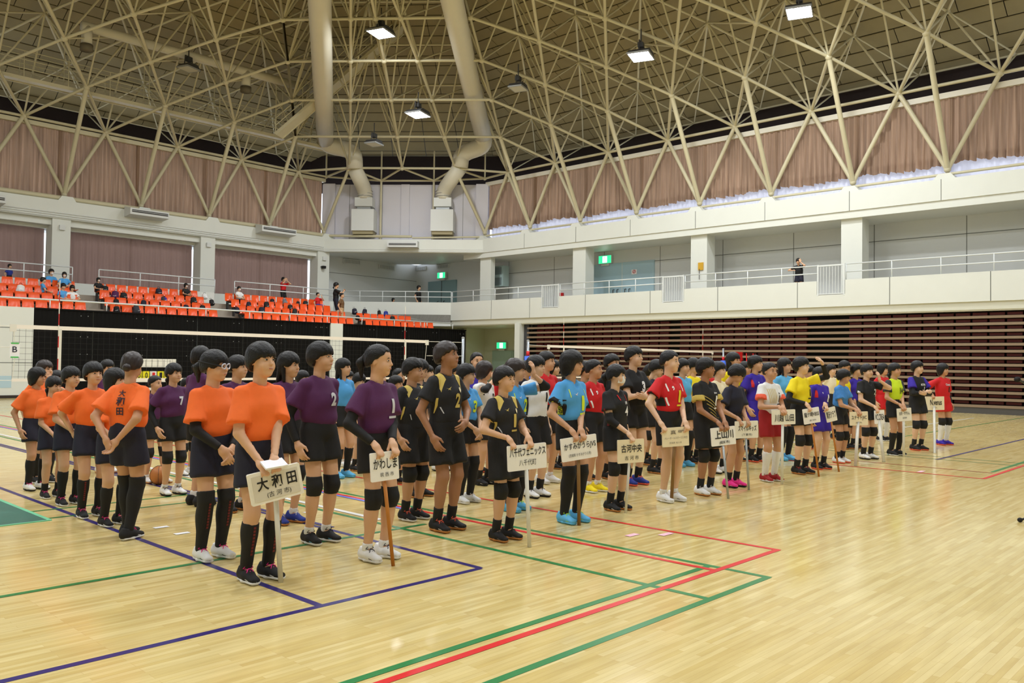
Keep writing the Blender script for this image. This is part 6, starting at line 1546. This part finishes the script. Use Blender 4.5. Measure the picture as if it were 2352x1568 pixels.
# ---------------------------------------------------------------- bags on the seats
def bag_mesh():
    m = sdf_mesh([rc((0, 0, .10), (0, 0, .28), .14, .115, .085, .07, k=.02), el((0, -.075, .13), (.10, .04, .08), .015)], .02); return np_mesh('bag', *m)
BAG = bag_mesh(); BAG.materials.append(CL['black'])
HAN = MB().tube([(-.04, .03, .36), (-.035, .03, .41), (.035, .03, .41), (.04, .03, .36)], .008, 5).mesh('handle', True); HAN.materials.append(CL['black'])
MRK = MB().tube([(-.05, -.113, .15), (-.01, -.121, .135), (.06, -.112, .17)], .006, 4).mesh('mark', True); MRK.materials.append(M_num['white'])
bags = [(262, 688, 'purple', 'dark patterned'), (283, 690, 'black', 'black'), (267, 702, 'black', 'black striped'), (268, 713, 'black', 'tall black'), (240, 662, 'black', 'black'), (314, 714, 'charcoal', 'flat charcoal'), (328, 703, 'navy', 'navy'), (364, 673, 'navy', 'small navy'), (376, 697, 'charcoal', 'grey'),
        (445, 692, 'black', 'black swoosh'), (465, 707, 'black', 'black and white'), (487, 694, 'black', 'upright black'), (425, 706, 'navy', 'slumped navy'), (470, 680, 'white', 'black and white'), (570, 697, 'navy', 'round navy'), (625, 697, 'black', 'upright black'), (612, 705, 'black', 'flat black'),
        (667, 706, 'black', 'black and yellow'), (683, 692, 'black', 'domed black'), (700, 705, 'black', 'black and yellow'), (676, 718, 'black', 'square black'), (815, 718, 'navy', 'navy striped'), (836, 720, 'navy', 'bulging navy'), (871, 728, 'black', 'domed black'), (886, 729, 'rblue', 'checked blue'), (902, 732, 'black', 'domed black'), (378, 688, 'violet', 'pale violet'), (45, 670, 'white', 'white and black'), (655, 662, 'grey', 'grey'), (545, 716, 'navy', 'flat navy'), (820, 733, 'black', 'low black'), (600, 712, 'navy', 'low navy')]
for i, (px, py, c_, lk) in enumerate(bags):
    row = min(range(4), key=lambda r_: abs(proj((at_y(px, py, 32.05+.8*r_)[0], 32.05+.8*r_, steps[r_][1]+.50))[1]-py))
    y = 32.05+.8*row; x = at_y(px, py, y)[0]
    o = bpy.data.objects.new('sports_bag', BAG); COL.objects.link(o); o.location = (x, y-.02, steps[row][1]+.40); o.rotation_euler = (rng.uniform(-.15, .1), rng.uniform(-.15, .15), rng.uniform(-.5, .5)); sc = rng.uniform(.85, 1.15); o.scale = (sc, sc, sc*rng.uniform(.8, 1.05))
    o.material_slots[0].link = 'OBJECT'; o.material_slots[0].material = CL[c_]
    tag(o, '%s bag on a seat in the %s %s' % (lk, rown[row], blk[0 if x < 11.8 else 1 if x < 17.3 else 2 if x < 23.7 else 3]), 'bag', 'bags on the orange seats')
    for nm, me in (('handle', HAN), ('mark', MRK)): h_ = bpy.data.objects.new(nm, me); COL.objects.link(h_); h_.parent = o
# ---------------------------------------------------------------- spectators
LONGT = dict(shorts_len=.98, shorts_flare=.062, sock='short')
SITARM = {-1: dict(w=(-.09, -.27, .92), hint=(-1, .3, -.5)), 1: dict(w=(.09, -.27, .92), hint=(1, .3, -.5))}
def spectator(px, py_top, Y, zf, spec, lab, rz, sit, arms=None, key=None):
    x = at_y(px, py_top, Y)[0]
    ztop = at_y(px, py_top, Y)[2]
    sp = dict(spec); sp['sit'] = sit; sp['arms'] = arms or (SITARM if sit else {})
    if sit:
        s = (ztop-(zf+.40))/(1.5-.74); H = 1.5*max(.75, min(1.15, s)); loc = (x, Y, ztop-H)
    else: H = max(1.1, ztop-zf); loc = (x, Y, zf)
    person(sp, loc, R(rz), H, lab, 'spectators in the stand', 0, key)
M_mask = True
S_ = dict(shorts=CL['black'], **LONGT)
spectator(118, 617, 34.95, steps[3][1], dict(S_, shirt=CL['blue'], hair='short', mask=True), 'spectator in blue with a mask on the top row beside the column', 10, True, FOLD)
spectator(148, 624, 34.6, steps[3][1], dict(S_, shirt=CL['blue'], hair='bob', mask=True), 'spectator in blue with a bob and a mask on the top row', -10, True)
spectator(99, 636, 34.0, steps[2][1], dict(S_, shirt=CL['blue'], hair='short'), 'spectator in blue sitting sideways below the masked pair', 70, True)
spectator(145, 650, 33.2, steps[1][1], dict(S_, shirt=CL['blue'], hair='short', head=(0, .2, 0)), 'child in blue sitting with the family', 20, True)
spectator(166, 654, 33.2, steps[1][1], dict(S_, shirt=CL['white'], hair='bob', head=(0, .3, 0)), 'child in white and grey next to the child in blue', -5, True)
spectator(22, 618, 36.2, 3.86, dict(S_, shirt=CL['rblue'], hair='short'), 'spectator behind the top rail at the left, mostly hidden', 30, False)
spectator(226, 637, 34.6, steps[3][1], dict(S_, shirt=CL['black'], hair='bob', mask=True), 'masked spectator in black alone at the aisle', 10, True)
spectator(427, 650, 34.5, steps[3][1], dict(S_, shirt=CL['black'], hair='bob', mask=True, skin=1), 'masked spectator in black at the top of the second block', 15, True)
spectator(549, 657, 34.5, steps[3][1], dict(S_, shirt=CL['white'], hair='fringe', mask=True), 'masked spectator in a white top with a shoulder bag', 15, True)
spectator(651, 636, 36.3, 3.86, dict(S_, shirt=CL['red'], hair='short', sleeve=.65), 'woman in red standing behind the rail with raised hands', 15, False, {-1: dict(w=(-.06, -.16, 1.32), hint=(-1, -.3, -.8), f=(.2, 0, 1), p=(0, 1, 0)), 1: dict(w=(.06, -.16, 1.32), hint=(1, -.3, -.8), f=(-.2, 0, 1), p=(0, 1, 0))})
spectator(730, 671, 34.3, steps[3][1], dict(S_, shirt=CL['red'], shorts=CL['rblue'], hair='crop'), 'boy in red sitting at the end of the top row', 30, True, {1: dict(w=(.06, -.2, 1.25), hint=(1, -.3, -.8), f=(-.2, 0, 1), p=(0, 1, 0))})
spectator(772, 648, 34.2, 3.3, dict(shirt=CL['black'], hair='lowpony', tuck=False, **dict(LONGT, shorts=CL['navy'])), 'woman in black standing on the steps holding a phone', 65, False, {-1: dict(w=(-.05, -.30, 1.18), hint=(-1, .2, -.8)), 1: dict(w=(.05, -.30, 1.18), hint=(1, .2, -.8))})
spectator(785, 672, 33.2, 2.93, dict(shirt=cloth('camo', (0.42, 0.30, 0.17), noise=.6), hair='crop', hairm=CL['black'], tuck=False, **dict(LONGT, shorts=CL['tan'])), 'child in brown patterned clothes beside the woman with the phone', 40, False)
P = c0-CUv*1.9-CN*1.2
spectator(962, 655, P[1]+.4, 3.9, dict(S_, shirt=CL['black'], hair='short', mask=False), 'person in black with white print standing at the corner rail', 20, False)
spectator(903, 684, P[1]+1.5, 3.55, dict(S_, shirt=CL['coral'], hair='bob'), 'person whose head shows above the corner parapet', 20, False)
# boy leaning on the right gallery rail
c = at_x(1834, 594, 30.35)
person(dict(shirt=CL['black'], shorts=CL['navy'], hair='short', lean=.22, sock='short', arms={-1: dict(w=(-.20, -.30, 1.02), f=(.9, -.2, .1), p=(0, .3, -1), hint=(-1, .2, -.3)), 1: dict(w=(.10, -.25, 1.33), hint=(1, -.3, -.8), f=(-.3, .1, 1), p=(0, 1, 0))}), (30.42, c[1], 4.0), R(-80), (c[2]-4.0)*1.02, 'boy in black and blue shorts leaning on the gallery rail', None, 0)

# ---------------------------------------------------------------- fittings on the walls
def air_outlet(place, lab):
    e = empty('air_outlet', (0, 0, 0)); tag(e, lab, 'air outlet'); place(e)
for (px0, px1, py, lab) in ((293, 382, 483, 'slotted white air outlet below the second strut foot'), (595, 674, 523, 'slotted white air outlet over the woman in red'), (-60, 9, 447, 'slotted white air outlet at the left end of the beam')):
    a, b_ = at_y(px0, py, 37.6), at_y(px1, py, 37.6); zt = at_y((px0+px1)/2, py, 37.6)[2]
    e = empty('air_outlet', (0, 0, 0)); tag(e, lab, 'air outlet')
    MB().prism([(37.3, zt-.30), (37.3, zt-.02), (37.95, zt+.1), (37.95, zt-.36)], 0, a[0], b_[0]).build('casing', M_white2, e)
    MB().box(a[0]+.08, b_[0]-.05, 37.285, 37.30, zt-.2, zt-.09).build('slot', M_dkgrey, e); MB().box(a[0]+.08, b_[0]-.05, 37.275, 37.30, zt-.15, zt-.135).build('blade', M_white2, e)
e = empty('air_outlet', (0, 0, 0)); tag(e, 'slotted white air outlet in the middle of the corner beam', 'air outlet')
chbox(MB(), 3.7, 5.3, .45, 1.0, 7.42, 7.75).build('casing', M_white2, e); chbox(MB(), 3.78, 5.22, 1.0, 1.015, 7.52, 7.62).build('slot', M_dkgrey, e); chbox(MB(), 3.78, 5.22, 1.0, 1.025, 7.565, 7.58).build('blade', M_white2, e)
c = at_x(1146, 634, 32.1)
e = empty('wall_speaker', (32.3, c[1], c[2])); tag(e, 'grey wall loudspeaker with two grilles beside the corner pier', 'speaker')
MB().box(-.25, .2, -.36, .36, -.55, .55).build('cabinet', mat('speaker_grey', (0.62, 0.70, 0.69), .5), e)
for z in (-.28, .28): MB().box(-.265, -.25, -.24, .24, z-.2, z+.2).build('grille', mat('grille_grey', (0.44, 0.49, 0.49), .7), e)
c = at_x(1610, 612, 31.14); o = MB().box(31.1, 31.15, c[1]-.12, c[1]+.12, c[2]-.15, c[2]+.17).build('phone_box', mat('phone_yellow', (0.80, 0.62, 0.16), .5)); tag(o, 'yellow box fixed on the white gallery pier', 'box'); MB().tube([(31.09, c[1]+.05, c[2]-.1), (31.09, c[1]+.05, c[2]-.55)], .012, 5).build('cord', M_dkgrey, o)
c = at_x(1289, 675, XF+1.0); o = MB().box(32.9, 33.0, at_x(1289, 675, 32.95)[1]-.14, at_x(1289, 675, 32.95)[1]+.14, 4.75, 5.05).build('fire_notice', Mred); tag(o, 'small red fire notice behind the gallery rail', 'sign'); MB().box(32.89, 32.9, at_x(1289, 675, 32.95)[1]-.1, at_x(1289, 675, 32.95)[1]+.1, 4.77, 4.85).build('notice_strip', M_white, o)
c = at_x(1093, 567, 30.9); e = empty('floodlight_bracket', tuple(c)); tag(e, 'small black bracket fixed on the corner of the beam', 'bracket'); MB().tube([(0, .3, .12), (0, .1, .0), (0, -.1, -.02), (0, -.12, .12)], .03, 6).build('arm', CL['black'], e, True); MB().box(-.03, .05, -.14, -.06, -.22, -.02).build('stub', M_white2, e)
c = at_y(741, 614, 37.9); e = empty('wall_lamp', tuple(c)); tag(e, 'small black wall lamp on the column beside the corner', 'lamp'); MB().box(-.05, .12, -.15, .05, -.06, .08).build('head', CL['black'], e); MB().tube([(-.05, 0, .0), (-.05, .1, .05)], .02, 5).build('arm', CL['black'], e)
for i_, (px, py) in enumerate(((810, 601), (890, 614))):
    c = at_y(px, py, 39.2); o = MB().box(c[0]-.6, c[0]+.6, 39.2, 39.3, c[2]-.13, c[2]+.13).build('wall_vent', M_white2); tag(o, ('long slotted vent on the landing wall near the column', 'long slotted vent on the landing wall near its inner corner')[i_], 'vent', 'vents of the corner landing')
    for i in range(11): MB().box(c[0]-.55+.1*i, c[0]-.50+.1*i, 39.185, 39.2, c[2]-.1, c[2]+.1).build('slat', mat('slat_grey', (0.66, 0.67, 0.66), .6), o)
for i_, (px, py) in enumerate(((966, 617), (1018, 612))):
    c = at_x(px, py, 32.95); o = MB().box(32.9, 33.0, c[1]-.5, c[1]+.5, c[2]-.1, c[2]+.13).build('wall_vent', M_white2); tag(o, ('slotted vent on the door wall next to the inner corner', 'slotted vent above the exit sign of the landing')[i_], 'vent', 'vents of the corner landing')
    for i in range(9): MB().box(32.885, 32.9, c[1]-.45+.1*i, c[1]-.40+.1*i, c[2]-.08, c[2]+.1).build('slat', MATS['slat_grey'], o)
for (dx, w_) in ((0, .05), (.14, .09), (.3, .05)):
    c = at_x(1083, 772, 32.9); 
    o = MB().box(32.88, 32.9, c[1]-dx-w_, c[1]-dx+w_, c[2]-.1, c[2]+.1).build('switch_plate', M_dkgrey); tag(o, 'small dark switch plate on the passage wall', 'switch', 'switch plates in the passage')
